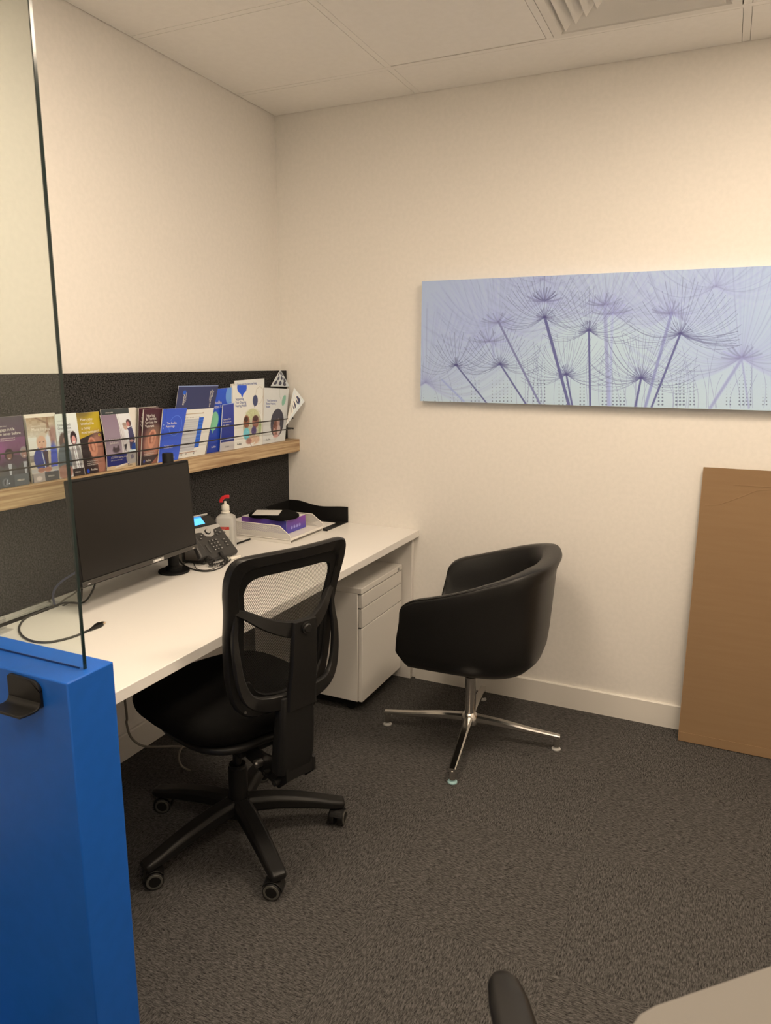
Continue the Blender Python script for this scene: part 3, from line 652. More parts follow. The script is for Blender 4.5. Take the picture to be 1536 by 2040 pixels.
def rclin(v):
    r = Ras(150, 190, (234, 216, 184) if v == 0 else (220, 206, 180))
    if v == 0:
        r.ell(44, 6, 23, 20, (44, 84, 178), 1, 1.2); r.poly([(34, 20), (54, 20), (46, 38)], (44, 84, 178)); r.ell(110, 48, 13, 17, (66, 70, 92), 1, 1.2); r.poly([(104, 60), (114, 62), (107, 71)], (66, 70, 92))
        r.stroke([(112, 30), (116, 12), (134, 4), (150, 14)], 1, (170, 150, 120), .8); r.stroke([(120, 60), (138, 56), (150, 36)], 1, (190, 165, 130), .8)
        r.ell(96, 128, 47, 55, (196, 180, 140), 1, 1.5); r.ell(96, 90, 32, 16, (205, 196, 130), .8, 8); r.ell(66, 112, 15, 20, (150, 92, 62), 1, 3); r.ell(64, 104, 10, 8, (70, 44, 32), .9, 3); r.ell(112, 114, 17, 20, (158, 100, 78), 1, 3); r.ell(112, 104, 14, 9, (80, 50, 40), .9, 3)
        r.ell(66, 148, 16, 18, (120, 190, 180), 1, 4); r.ell(104, 142, 13, 14, (84, 64, 96), .95, 3); r.ell(104, 170, 30, 14, (215, 170, 130), .95, 5); r.ell(78, 172, 14, 9, (160, 100, 80), .8, 4); r.ell(136, 132, 8, 22, (160, 170, 100), .7, 5)
        r.poly([(86, 180), (112, 178), (97, 189)], (232, 214, 182)); r.stroke([(84, 180), (93, 189)], 1, (90, 80, 90)); r.noise(60, 80, 140, 175, 10, 3, 5)
    else:
        r.stroke([(92, 0), (96, 30), (104, 40)], 1, (150, 150, 120), .8); r.ell(122, 42, 11, 20, (142, 178, 140), 1, 1.2, .35)
        r.ell(88, 122, 42, 50, (70, 64, 66), 1, 1.5); r.ell(84, 138, 22, 28, (150, 95, 72), .95, 6); r.ell(96, 120, 9, 14, (190, 145, 120), .9, 3); r.ell(76, 126, 8, 13, (120, 70, 52), .9, 3); r.ell(100, 148, 12, 18, (215, 180, 155), .9, 4); r.ell(72, 152, 10, 12, (205, 150, 120), .8, 4); r.ell(84, 168, 18, 5, (215, 150, 125), .9, 2)
        r.poly([(72, 176), (92, 176), (80, 188)], (212, 196, 170)); r.noise(50, 100, 125, 168, 12, 3, 6)
    return r
booklet('booklet', 'white clinic booklet with a blue heart-shaped bubble and a photo oval', [(-.472, 1.389), (-.245, 1.386), (-.287, SZ1+.001), (-.506, SZ1+.001)], rclin(0), xb=.080, xt=.068, th=.006, cat='booklet', group=None,
        texts=[('Supporting', .09, .765, .0155, BL_, 0, .86), ('Your Ongoing', .085, .712, .0155, BL_, 0, .86), ('Hearing Health', .08, .659, .0155, BL_, 0, .86), ('Audika', .125, .055, .0125, D_)])
booklet('booklet', 'white clinic booklet with a green balloon at the right end of the ledge', [(-.236, 1.373), (-.030, 1.362), (-.096, SZ1+.001), (-.285, SZ1+.001)], rclin(1), xb=.078, xt=.066, th=.006, cat='booklet', group=None,
        texts=[('Your Journey to', .12, .755, .0145, BL_, 0, .86), ('Better Hearing', .10, .70, .0145, BL_, 0, .86), ('Health', .09, .645, .0145, BL_, 0, .86), ('Audika', .15, .055, .0125, D_)])
def rdrop(mode):
    r = Ras(100, 100, (214, 202, 178))
    P = [(22, 22), (50, 16), (78, 22), (30, 50), (62, 48), (84, 62), (18, 78), (48, 80), (74, 84)]
    for (x, y) in P:
        r.ell(x, y, 9, 12, (62, 58, 66), 1, 1.2, .3); r.poly([(x-6, y-8), (x+5, y-18), (x+7, y-6)], (62, 58, 66)); r.stroke([(x-3, y-6), (x-1, y+7)], 1, (150, 145, 145), .7); r.stroke([(x+2, y-8), (x+4, y+5)], 1, (150, 145, 145), .7)
    return r
booklet('sample_card', 'white card corner printed with dark drops, pointing up above the ledge', [(-.105, 1.452), (-.100, 1.450), (-.028, 1.372), (-.19, 1.378)], rdrop(0), xb=.05, xt=.044, th=.001, cat='card', group=None)
def rdrop2():
    r = Ras(60, 110, (216, 204, 180))
    for (x, y) in ((36, 20), (30, 48), (26, 74), (34, 98)):
        r.ell(x, y, 14, 10, (62, 58, 74), 1, 1.2, .2); r.stroke([(x-8, y-2), (x+8, y+2)], 1, (150, 145, 150), .7)
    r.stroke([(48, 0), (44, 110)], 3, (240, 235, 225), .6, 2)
    return r
booklet('sample_card', 'glossy white card with dark drops sticking out past the ledge end', [(-.055, 1.385), (-.005, 1.300), (-.100, 1.195), (-.160, 1.262)], rdrop2(), th=.001, cat='card', group=None, c3=[pix(0, .092, 586, 772), pix(0, .146, 607, 799), pix(0, .108, 570, 848), pix(0, .090, 575, 822)])

# ------------------------------------------------------------------ monitor
t = thing('computer_monitor', 'black flat screen monitor on a post arm above the desk', 'monitor', (.24, -1.27, .83))
A_ = Vector((.270, -1.528, .823)); B_ = Vector((.270, -1.012, .823)); D1 = Vector((.250, -1.539, 1.145)); 
Rm = Matrix.Identity(4); yv = Vector((0, 1, 0)); zv = Vector((-.020, 0, .322)).normalized(); xv = yv.cross(zv)
Rm = Matrix((xv, yv, zv)).transposed().to_4x4(); Rm.translation = Vector((.270, -1.2695, .823)); HW, HH = .266, .3226
b = MB().box(-.020, -HW, 0, 0, HW, HH, Rm); b.build('housing', M['blk_matte'], t, bevel=.004, seg=2)
b = MB().box(-.036, -.16, .05, -.0205, .16, .25, Rm).build('back_cover', M['blk'], t, bevel=.008)
MB().box(.0003, -HW+.008, .019, .0012, HW-.008, HH-.008, Rm).build('screen', M['screen'], t)
b = MB().box(.0003, -HW+.002, .0015, .004, HW-.002, .0165, Rm).build('lower_bezel', mat('bezel_grey', (.045, .042, .038), .35), t, bevel=.0015)
MB().box(.0042, .035, .003, .0052, .085, .0125, Rm).build('sticker', M['silver'], t)
MB().box(.0054, .042, .0058, .0058, .070, .0098, Rm).build('sticker_print', M['white_print'], t)
for yy in (-.245, .235): MB().box(.0042, yy, .005, .0050, yy+.010, .0085, Rm).build('bezel_mark', M['silver'], t)
# arm post
t = thing('monitor_arm', 'black desk post with round foot carrying the monitor', 'monitor arm', (.178, -1.03, DZ))
cx_, cy_ = .180, -1.030
b = MB()
pf = [(.056*math.cos(a_)*(1 if math.cos(a_) < .0 else 1), .056*math.sin(a_)) for a_ in np.linspace(0, 2*PI, 40, endpoint=False)]
b.prism([(x, y) for x, y in pf], .008, Matrix.Translation((cx_, cy_, DZ+.0003))); b.build('foot_plate', M['blk_matte'], t, bevel=.002)
MB().lathe([(.030, DZ+.0083), (.030, DZ+.02), (.0195, DZ+.026), (.0195, 1.165), (.0175, 1.168), (0, 1.168)], (cx_, cy_, 0)).build('post', M['blk_matte'], t, smooth=True)
MB().lathe([(.027, .955), (.027, 1.005)], (cx_, cy_, 0)).build('collar', M['blk_matte'], t, smooth=True)
b = MB().sweep_rect([(cx_, cy_-.022, .98), (.150, -1.15, .975), (.175, -1.235, .972)], .04, .028, (0, 0, 1)); b.build('arm', M['blk_matte'], t)
MB().box(.165, -1.315, .925, .2145, -1.215, 1.025).build('mount_plate', M['blk_matte'], t, bevel=.003)

# ------------------------------------------------------------------ desk phone
BRp = Vector((.262, -.742, .748)); upv = Vector((-.146, .014, .132)); rgt = Vector((.030, .18, 0))
rgt.normalize(); upv = (upv-rgt*upv.dot(rgt)).normalized(); nrm = rgt.cross(upv)
if nrm.x < 0: nrm = -nrm
T = Matrix((rgt, upv, nrm)).transposed().to_4x4(); PW, PHt = .196, .200
T.translation = BRp-rgt*PW
t = thing('desk_phone', 'charcoal desk phone with a lit blue display', 'telephone', (.20, -.83, DZ), rz=0)
body = MB(); prof = [(.0, .0), (PW, 0), (PW, PHt), (0, PHt)]
body.prism([(.045, .0), (PW-.006, 0), (PW, .008), (PW-.002, .132), (PW-.012, PHt-.01), (PW-.02, PHt), (.03, PHt), (.02, PHt-.01), (.036, .10), (.036, .008)], -.020, T); body.build('body', M['phone'], t, bevel=.004)
MB().prism([(.03, .150), (PW-.012, .150), (PW-.018, PHt-.004), (.03, PHt-.004)], .006, T).build('display_housing', M['blk_gloss'], t, bevel=.002)
MB().box(.045, .160, .0063, .128, .196, .0072, T).build('display', M['lcd'], t); MB().box(.045, .190, .0073, .128, .196, .0076, T).build('display_bar', M['lcd_bar'], t)
MB().box(.03, PHt-.003, -.002, PW-.03, PHt+.003, .012, T).build('top_strip', M['silver'], t, bevel=.001)
band = [(.036, .149), (PW-.004, .149), (PW-.003, .134), (.150, .128), (.138, .104), (.118, .098), (.098, .104), (.088, .126), (.036, .132)]
MB().prism(band, .0022, T).build('silver_band', M['silver'], t)
rr = MB(); rr.cyl(T @ Vector((.116, .122, .002)), T @ Vector((.116, .122, .006)), .0125, n=24); rr.build('navigation_ring', M['blk'], t, smooth=True)
MB().cyl(T @ Vector((.116, .122, .006)), T @ Vector((.116, .122, .0085)), .0095, n=24).build('navigation_button', M['silver'], t, smooth=True)
def key(x, y, w_=.011, h_=.0075, mk=True, d=0):
    k = MB().box(x-w_/2, y-h_/2, .0003, x+w_/2, y+h_/2, .0032, T).build('key', M['key'], t, bevel=.0008, seg=1)
    if mk: MB().box(x-.0018, y-.0015, .0034, x+.0018, y+.0015, .0036, T).build('key_marking', M['key_mark'], k)
for i_ in range(4):
    for j_ in range(3): key(.096+j_*.0165, .079-i_*.0145)
for (x, y) in ((.078, .112), (.066, .098), (.155, .117), (.172, .108), (.152, .102)): key(x, y, .012, .008)
for i_ in range(3): key(.166, .072-i_*.0145, .013, .008)
MB().box(.064, .026, .0003, .072, .068, .003, T).build('volume_rocker', M['key'], t, bevel=.001)
hs = MB(); pts_ = [T @ Vector(p) for p in ((.018, .012, .004), (.017, .05, .012), (.016, .11, .014), (.016, .165, .010), (.016, .192, .004))]
hs.sweep_rect(pts_, [.045, .036, .034, .038, .046], [.026, .022, .02, .022, .026], nrm); hs.build('handset', M['phone'], t, bevel=.004)
st = MB()
for off in (.03, .17):
    a0 = T @ Vector((off, .005, -.020)); a1 = T @ Vector((off, .165, -.020))
    st.sweep_rect([a0+Vector((0, 0, -.0)), Vector((a0.x-.01, a0.y, DZ+.006)), Vector((a0.x-.09, a0.y-.01, DZ+.006)), a1], .012, .010, (0, 1, 0) if False else rgt.cross(Vector((0, 0, 1))))
st.build('stand', M['phone'], t)
# coiled handset cord bunched in front
o = thing('handset_cord', 'tangled black coiled cord bunched under the phone handset', 'cord', (.255, -.90, DZ))
def coil(P, R_, turns, r, k=10):
    P = cr(P, 12); n = turns*14; L_ = len(P)-1; out = []
    for i_ in range(n+1):
        s_ = i_/n*L_; a = int(min(L_-1, s_)); f_ = s_-a; p = P[a].lerp(P[a+1], f_); d_ = (P[a+1]-P[a]).normalized()
        e1 = d_.cross(Vector((0, 0, 1))); e1 = e1.normalized() if e1.length > .01 else Vector((1, 0, 0)); e2 = d_.cross(e1); a_ = i_/14*2*PI
        out.append(p+e1*math.cos(a_)*R_+e2*math.sin(a_)*R_)
    return out
cordpts = [T @ Vector((.105, .018, .006)), T @ Vector((.100, -.004, .010)), Vector((.292, -.865, DZ+.016)), Vector((.290, -.905, DZ+.010)), Vector((.262, -.925, DZ+.014)), Vector((.258, -.90, DZ+.022)), T @ Vector((.03, .004, .012))]
MB().tube(coil(cordpts, .0062, 34, .0018), .0018, n=6).build('coil', M['cable_blk'], o, smooth=True)
def cable(name, label, pts, r, m, cat='cable', k=10):
    P = cr(pts, k); t_ = thing(name, label, cat, tuple(P[0])); MB().tube(P, r, n=8).build('lead', m, t_, smooth=True); return t_
dz = lambda px, py, z=DZ: pix(2, z, px, py)
cable('power_cable', 'black cable looping around the foot of the monitor post', [dz(352, 1105, DZ+.004), dz(362, 1122, DZ+.003), dz(385, 1134, DZ+.003), dz(410, 1138, DZ+.003), dz(432, 1134, DZ+.003), dz(447, 1126, DZ+.003), dz(462, 1113, DZ+.004)], .0026, M['cable_blk'])
cable('phone_cable', 'thin black cable curving beneath the desk phone', [Vector((.14, -.93, DZ+.003)), dz(384, 1120, DZ+.003), dz(392, 1133, DZ+.008), dz(412, 1136, DZ+.009), dz(430, 1131, DZ+.009)], .0016, M['cable_blk'])
t = thing('cable_adapter', 'small off-white cable adapter lying beside the phone', 'adapter', tuple(dz(468, 1108)))
p0 = dz(458, 1113, DZ+.007); p1 = dz(478, 1108, DZ+.007)
MB().sweep_rect([p0, p1], .016, .012, (0, 0, 1)).build('plug_body', M['offwhite'], t, bevel=.002)
MB().tube(cr([dz(447, 1114, DZ+.005), dz(452, 1110, DZ+.006), p0], 6), .0025).build('lead', M['offwhite'], t, smooth=True)

# ------------------------------------------------------------------ sanitiser bottle
bx_, by_ = .135, -.652
t = thing('sanitiser_bottle', 'milky plastic sanitiser bottle with red pump nozzle', 'bottle', (bx_, by_, DZ))
def sq(r, z, e=.32):
    return [Vector((bx_, by_, z))+Matrix.Rotation(-1.13, 3, 'Z') @ Vector((r*math.copysign(abs(math.cos(a_))**e, math.cos(a_)), r*math.copysign(abs(math.sin(a_))**e, math.sin(a_)), 0)) for a_ in np.linspace(0, 2*PI, 32, endpoint=False)]
def bottle_rings(zs): return [sq(r, DZ+z, e) for r, z, e in zs]
MB().loft(bottle_rings([(.033, .0005, .3), (.0365, .004, .3), (.037, .05, .3), (.037, .093, .3)])).build('liquid_part', M['milky2'], t, smooth=True)
MB().loft(bottle_rings([(.037, .0935, .3), (.037, .122, .3), (.035, .132, .35), (.026, .140, .6), (.0175, .144, 1), (.0175, .148, 1)])).build('shoulder', M['milky'], t, smooth=True)
MB().lathe([(.019, DZ+.148), (.019, DZ+.152), (.0155, DZ+.154), (.0155, DZ+.158), (.0165, DZ+.16), (.0155, DZ+.178), (.0125, DZ+.182), (.006, DZ+.184), (.0045, DZ+.196)], (bx_, by_, 0)).build('collar', M['offwhite'], t, smooth=True)
nz_ = [Vector((bx_, by_, DZ+.197))+Vector(v) for v in ((-.0145, -.007, -.006), (-.014, -.0066, .004), (-.007, -.003, .0135), (.003, .0015, .018), (.0155, .0075, .018))]
MB().sweep_rect(cr(nz_, 4), .014, .0105, (-.43, .9, 0)).build('pump_nozzle', M['red'], t, bevel=.001)
ld = Matrix.Rotation(-1.13, 4, 'Z'); ld.translation = Vector((bx_, by_, DZ))
MB().box(.0372, -.026, .084, .0377, .020, .096, ld).build('red_label', M['label_red'], t); MB().box(.0372, -.026, .056, .0376, .020, .0838, ld).build('label', M['offwhite'], t)
for s_, z_, sz in (('HAND SANITISER', .0908, .0042), ('Kills 99% of germs', .0860, .0034)):
    text_mesh('label_lettering', s_, ld @ Vector((.0380, -.023, z_)), ld.to_3x3() @ Vector((0, 1, 0)), (0, 0, 1), sz, M['white_print'], t)
b = MB()
for q in range(2):
    pr = [ld @ Vector((.0380, -.003+.008*math.cos(a_)*(1-.4*q), .070+.008*math.sin(a_)*(1-.4*q))) for a_ in np.linspace(.4+q*3, 5.2+q*3, 18)]
    b.tube(pr, .0008, n=6)
b.build('label_emblem', M['dark_print'], t)

# ------------------------------------------------------------------ trays, box, wrist rest
def lettertray(z0, name, label):
    t = thing(name, label, 'letter tray', (.18, -.34, z0))
    X0, X1, Y0, Y1, h = .035, .345, -.492, -.215, .060
    fl = MB().box(X0, Y0, z0+.002, X1, Y1, z0+.004).build('tray_floor', M['white_metal'], t)
    for y in (Y0, Y1):
        side = [(X0, z0+.002), (X1, z0+.002), (X1, z0+.020), (X1-.055, z0+h), (X0, z0+h)]
        b = MB(); n = len(side); vs = [(x, y-.0006, z) for x, z in side]+[(x, y+.0006, z) for x, z in side]
        b.add(vs, [tuple(range(n)), tuple(range(n, 2*n))]); b.build('mesh_side', M['wire'], t)
        MB().tube([(x, y, z) for x, z in side], .0022, n=8, closed=True).build('side_frame', M['white_metal'], t, smooth=True)
    b = MB(); b.box(X0-.001, Y0, z0+.002, X0+.001, Y1, z0+h).build('back_panel', M['white_metal'], t)
    MB().box(X1-.001, Y0, z0+.000, X1+.0015, Y1, z0+.011).build('front_lip', M['white_metal'], t, bevel=.0006, seg=1)
    return t
lettertray(DZ+.0145, 'letter_tray', 'white wire mesh letter tray holding the purple box')
t = thing('letter_tray', 'flat white tray frame under the white mesh tray', 'letter tray', (.18, -.34, DZ))
b = MB().box(.038, -.488, DZ+.0005, .342, -.219, DZ+.0025); b.build('tray_floor', M['white_metal'], t)
for y in (-.490, -.217): MB().box(.036, y-.0015, DZ+.0005, .344, y+.0015, DZ+.0135).build('side_rail', M['white_metal'], t, bevel=.0006, seg=1)
# black tray along the back wall
t = thing('letter_tray', 'glossy black tray with a wavy side against the back wall', 'letter tray', (.2, -.12, DZ))
MB().box(.038, -.212, DZ+.0005, .362, -.010, DZ+.004).build('tray_floor', M['blk'], t)
def wave(y, hs, nm):
    xs_ = np.linspace(.036, .366, 34); top = [np.interp(x, *hs) for x in xs_]; top = np.convolve(np.pad(top, 3, 'edge'), np.ones(7)/7, 'valid')
    b = MB(); n = len(xs_)
    vs = [(x, y-.0015, DZ+.0005) for x in xs_]+[(x, y-.0015+.0, DZ+h_) for x, h_ in zip(xs_, top)]+[(x, y+.0015, DZ+.0005) for x in xs_]+[(x, y+.0015, DZ+h_) for x, h_ in zip(xs_, top)]
    fs = []
    for i_ in range(n-1): fs += [(i_, i_+1, n+i_+1, n+i_), (2*n+i_, 3*n+i_, 3*n+i_+1, 2*n+i_+1), (n+i_, n+i_+1, 3*n+i_+1, 3*n+i_)]
    fs += [(0, n, 3*n, 2*n), (n-1, 3*n-1, 4*n-1, 2*n-1)]
    b.add(vs, fs); b.build(nm, M['blk'], t, smooth=True)
wave(-.0075, ([.036, .09, .14, .20, .26, .31, .366], [.086, .090, .078, .068, .070, .076, .078]), 'wavy_side')
wave(-.2105, ([.036, .10, .16, .22, .28, .34, .366], [.070, .072, .060, .045, .03, .012, .005]), 'wavy_side')
MB().box(.034, -.2105, DZ+.0005, .037, -.0075, DZ+.085).build('tray_back', M['blk'], t)
o = MB().box(.225, -.17, DZ+.0045, .325, -.06, DZ+.006).build('paper_note', M['paper']); tag(o, 'white paper lying in the black wavy tray', 'paper')
# purple box
BX = [(.0, -.385, .0), (.255, -.222, .062)]
t = thing('product_box', 'purple and white carton lying in the white mesh tray', 'box', (.14, -.30, DZ+.0195))
z0 = DZ+.0188; x0, x1, y0, y1, hh = .038, .274, -.410, -.250, .060
MB().box(x0, y0, z0, x1, y1, z0+hh).build('carton', M['paper'], t, bevel=.001, seg=1)
r = Ras(120, 36, (90, 62, 120)); t_ = np.linspace(0, 1, 120)[None, :, None]; r.a = np.array((112, 58, 118))*(1-t_)+np.array((74, 64, 128))*t_+np.zeros((36, 1, 1)); r.poly([(60, 0), (90, 0), (70, 36), (40, 36)], (92, 66, 128), .5)
S1 = lambda u, v: np.stack([x0+(x1-x0)*u, np.full_like(u, y0-.0008), z0+.001+(hh-.002)*v], 1)
print_mesh('printed_side', r, S1, M['print'], t, 1.1)
r = Ras(80, 36, (90, 62, 120)); r.vgrad(0, 0, 80, 36, (118, 66, 128), (78, 66, 138)); r.ell(80, 0, 40, 20, (135, 62, 125), .6, 25)
for i_ in range(4):
    cx0 = 20+i_*11; r.stroke([(cx0+3.2*math.cos(a_), 22+4*math.sin(a_)) for a_ in np.linspace(0, 6.3, 14)], 1, (205, 190, 215), .9); r.rect(cx0-1, 21, cx0+2, 24, (200, 185, 212), .6)
S2 = lambda u, v: np.stack([np.full_like(u, x1+.0008), y0+(y1-y0)*u, z0+.001+(hh-.002)*v], 1)
print_mesh('printed_end', r, S2, M['print'], t, 1.1)
text_mesh('box_lettering', 'CM CI LI OBI', (x0+.205, y0-.0014, z0+.028), (-1, 0, 0), (0, 0, -1), .020, M['white_print'], t, stretch=.85)
text_mesh('box_lettering', 'essential', (x0+.18, y0-.0014, z0+.040), (-1, 0, 0), (0, 0, -1), .008, M['white_print'], t)
# wrist rest + note
t = thing('wrist_rest', 'black padded wrist rest lying on the purple box', 'wrist rest', (.16, -.31, z0+hh))
P = cr([(.262, -.438, 0), (.292, -.39, 0), (.284, -.32, 0), (.235, -.275, 0), (.185, -.262, 0), (.15, -.29, 0), (.10, -.285, 0), (.066, -.33, 0), (.072, -.40, 0), (.11, -.435, 0), (.17, -.415, 0), (.215, -.435, 0)], 5, True)
c0 = Vector((.178, -.355, 0)); rings = []
for s_, z_ in ((.90, .0005), (1, .004), (1.0, .012), (.94, .017), (.75, .0185)): rings.append([Vector((c0.x+(p.x-c0.x)*s_, c0.y+(p.y-c0.y)*s_, z0+hh+z_)) for p in P])
MB().loft(rings).build('pad', M['fabric'], t, smooth=True, ang=60)
o = MB().box(-.058, -.055, 0, .058, .055, .0012, Matrix.Translation((.150, -.372, z0+hh+.0188)) @ Matrix.Rotation(.42, 4, 'Z')).build('paper_note', M['paper']); tag(o, 'white square note resting on the black wrist rest', 'paper')
t = thing('pen', 'black pen on the desk beside the white tray', 'pen', tuple(dz(480, 1078))); p0 = dz(472, 1083, DZ+.005); p1 = dz(498, 1074, DZ+.005)
MB().cyl(p0, p1, .0038, n=12).build('barrel', M['blk_matte'], t, smooth=True); MB().cyl(p1, p1+(p1-p0).normalized()*.010, .0038, .0008, n=12).build('tip', M['steel'], t, smooth=True)
o = MB().box(-.03, -.035, 0, .03, .035, .0012, Matrix.Translation(dz(486, 1070)+Vector((.005, -.01, .0004))) @ Matrix.Rotation(.2, 4, 'Z')).build('paper_note', M['paper']); tag(o, 'small white card on the desk under the pen', 'paper')

# ------------------------------------------------------------------ cables at the left of the desk
cp = [(160, 1172), (150, 1192), (128, 1201), (100, 1211), (70, 1222), (48, 1234), (38, 1250), (42, 1264), (56, 1274), (76, 1279), (100, 1279), (130, 1273), (158, 1264), (180, 1254)]
t = thing('video_cable', 'black cable with a flared plug curving across the white desk', 'cable', tuple(dz(180, 1254)))
P = [dz(px, py, DZ+.0035) for px, py in cp]; P[0] = Vector((.22, -1.49, .80)); P[1] = Vector((.16, -1.45, DZ+.006)); P[2] = dz(128, 1201, DZ+.0036)
MB().tube(cr(P, 8), .0032, n=8).build('lead', M['cable_blk'], t, smooth=True)
pe = dz(180, 1254, DZ+.006); pf_ = dz(204, 1241, DZ+.006); d_ = (pf_-pe)
MB().sweep_rect([pe, pe+d_*.25, pe+d_*.6, pe+d_*.85], [.007, .010, .021, .021], [.007, .009, .0105, .0105], (0, 0, 1)).build('plug_grip', M['blk'], t, bevel=.001)
MB().sweep_rect([pe+d_*.86, pe+d_*1.1], .0145, .005, (0, 0, 1)).build('plug_contact', M['brass'], t)
cable('usb_cable', 'blue-grey cable rising behind the monitor at the end of the slot', [Vector((.09, -1.475, .70)), Vector((.075, -1.475, .755)), Vector((.10, -1.46, .80)), Vector((.19, -1.42, .86))], .0035, M['cable_blue'])
cable('power_cable', 'slim grey cable entering the desk slot beside the monitor', [Vector((.085, -1.50, .70)), Vector((.10, -1.462, .737)), Vector((.12, -1.42, .76)), Vector((.20, -1.38, .85))], .0026, M['cable_grey'])
cable('power_cable', 'black cable dropping from the lower left of the monitor', [Vector((.235, -1.44, .84)), Vector((.225, -1.45, .79)), Vector((.19, -1.46, .745)), Vector((.14, -1.475, DZ+.010)), Vector((.10, -1.49, DZ-.02))], .0028, M['cable_blk'])

# acrylic holder at the far left
ah = dz(8, 1247); t = thing('card_holder', 'clear acrylic card holder at the left frame edge', 'holder', tuple(ah))
b = MB(); R2 = Matrix.Translation(dz(19, 1253)+Vector((-.028, -.054, .0005))) @ Matrix.Rotation(.1, 4, 'Z')
b.box(-.05, -.05, 0, .05, .05, .003, R2); b.build('base', M['acrylic'], t)
MB().box(-.012, -.05, .0032, -.009, .05, .062, R2).build('back_plate', M['acrylic'], t)
MB().box(.022, -.05, .0032, .025, .05, .030, R2).build('front_plate', M['acrylic'], t)
b = MB(); 
for y in (-.05, .047): b.prism([(-.012, .003), (.025, .003), (.025, .030), (-.009, .062), (-.012, .062)], .003, R2 @ Matrix(((1, 0, 0, 0), (0, 0, 1, y), (0, 1, 0, 0), (0, 0, 0, 1))))
b.build('side_cheeks', M['acrylic'], t)

# ------------------------------------------------------------------ drawer pedestal
t = thing('drawer_pedestal', 'white three-drawer pedestal on castors under the desk', 'cabinet', (.42, -.245, 0))
PX0, PX1, PY0, PY1 = .12, .645, -.455, -.034
MB().box(PX0, PY0, .055, PX1-.002, PY1, .54).build('carcass', M['white_metal'], t, bevel=.002, seg=1)
MB().box(PX0, PY0-.001, .5405, PX1+.018, PY1+.001, .566).build('top_panel', M['white_metal'], t, bevel=.003)
for k_, (a_, z_) in enumerate(((.478, .536), (.392, .473), (.055, .387))):
    d = MB().box(PX1, PY0+.004, a_, PX1+.017, PY1-.002, z_).build('drawer_front', M['white_metal'], t, bevel=.0015, seg=1)
    MB().box(PX1-.001, PY0+.004, z_+.0003, PX1+.012, PY1-.002, z_+.0042).build('finger_groove', M['steel'], d)
lk = MB().cyl((PX1+.0182, PY1-.045, .553), (PX1+.0205, PY1-.045, .553), .0085, n=20).build('lock', M['silver'], t, smooth=True)
MB().box(PX1+.0206, PY1-.0455, .549, PX1+.0212, PY1-.0443, .557).build('keyhole', M['dark'], lk)
for x in (PX0+.05, PX1-.05):
    for y in (PY0+.04, PY1-.04):
        b = MB().cyl((x, y-.012, .024), (x, y+.012, .024), .0238, n=20).box(x-.012, y-.016, .03, x+.012, y+.016, .0545); b.build('castor', M['blk_matte'], t)
MB().box(PX0+.02, PY0+.03, .02, PX1-.04, PY0+.035, .054).build('base_channel', M['blk_matte'], t)

# cables under the desk
cable('network_cable', 'long grey cable looping down from the desk to the carpet', [Vector((.14, -1.30, .66)), pix(0, .14, 251, 1412), pix(0, .14, 252, 1440), pix(0, .15, 262, 1470), pix(0, .18, 290, 1487), pix(0, .22, 350, 1487), pix(0, .27, 395, 1491), pix(0, .30, 432, 1502), pix(0, .32, 443, 1520), pix(0, .30, 430, 1536), pix(0, .28, 405, 1538)], .0042, M['cable_grey'])
cable('network_cable', 'short grey cable end hanging in a curl under the chair seat', [pix(0, .26, 382, 1474), pix(0, .26, 362, 1490), pix(0, .26, 356, 1508), pix(0, .27, 362, 1526), pix(0, .28, 380, 1536)], .0042, M['cable_grey'])

# ------------------------------------------------------------------ framed canvas
PXL, PXR, PZB, PZT, PD = .743, 2.262, 1.322, 1.828, .035
t = thing('canvas_picture', 'wide pale lavender canvas of dandelion seed heads on the back wall', 'picture', (1.50, -.018, 1.322))
MB().box(PXL, -PD, PZB, PXR, -.0008, PZT).build('stretched_canvas', mat('canvas_side', alb(185, 190, 196), .8), t, bevel=.0015, seg=1)
RW, RH = 1000, 333
r = Ras(RW, RH, (193, 198, 187))
def uvc(Xz, Yz):
    """picture detail coordinates -> raster coordinates on the canvas"""
    p = pix(1, -PD, 820+Xz/2.145, 500+Yz/2.145)
    return ((p.x-PXL)/(PXR-PXL)*RW, (PZT-p.z)/(PZT-PZB)*RH)
rs = np.random.RandomState(11)
r.ell(620, 190, 420, 200, (190, 200, 198), .6, 200); r.ell(60, 60, 260, 200, (166, 168, 192), .45, 200); r.ell(950, 60, 260, 220, (166, 176, 192), .4, 200)
LAV, DK, MID = (163, 160, 178), (100, 96, 126), (138, 134, 160)
def fan(Xz, Yz, rad, n, wd, col, al, soft, a0=-20, a1=200, curl=.35, jit=.12, tip=False, asp=1.0):
    cx, cy = uvc(Xz, Yz); R_ = rad*.60
    for i_ in range(n):
        a = math.radians(lerp(a0, a1, (i_+rs.rand()*.8)/n)); rr_ = R_*(1-jit*rs.rand())
        ex, ey = cx+math.cos(a)*rr_*asp, cy-math.sin(a)*rr_
        # bristles leave low and sweep upward
        ma = a; mxp, myp = cx+math.cos(ma)*rr_*.5*asp, cy-math.sin(ma)*rr_*.5+curl*rr_*(.35+.65*abs(math.cos(a)))*.45
        P = [((1-t_)**2*cx+2*t_*(1-t_)*mxp+t_*t_*ex, (1-t_)**2*cy+2*t_*(1-t_)*myp+t_*t_*ey) for t_ in np.linspace(0, 1, 9)]
        cc = col if wd < 1.7 else tuple(c_+(26 if i_ % 3 == 0 else -12) for c_ in col)
        r.stroke(P, wd, cc, al*(.6+.8*rs.rand()), soft)
def stem(a, b_, w0, col, al=.9, soft=1.5):
    r.stroke([uvc(*a), uvc(*b_)], w0, col, al, soft)
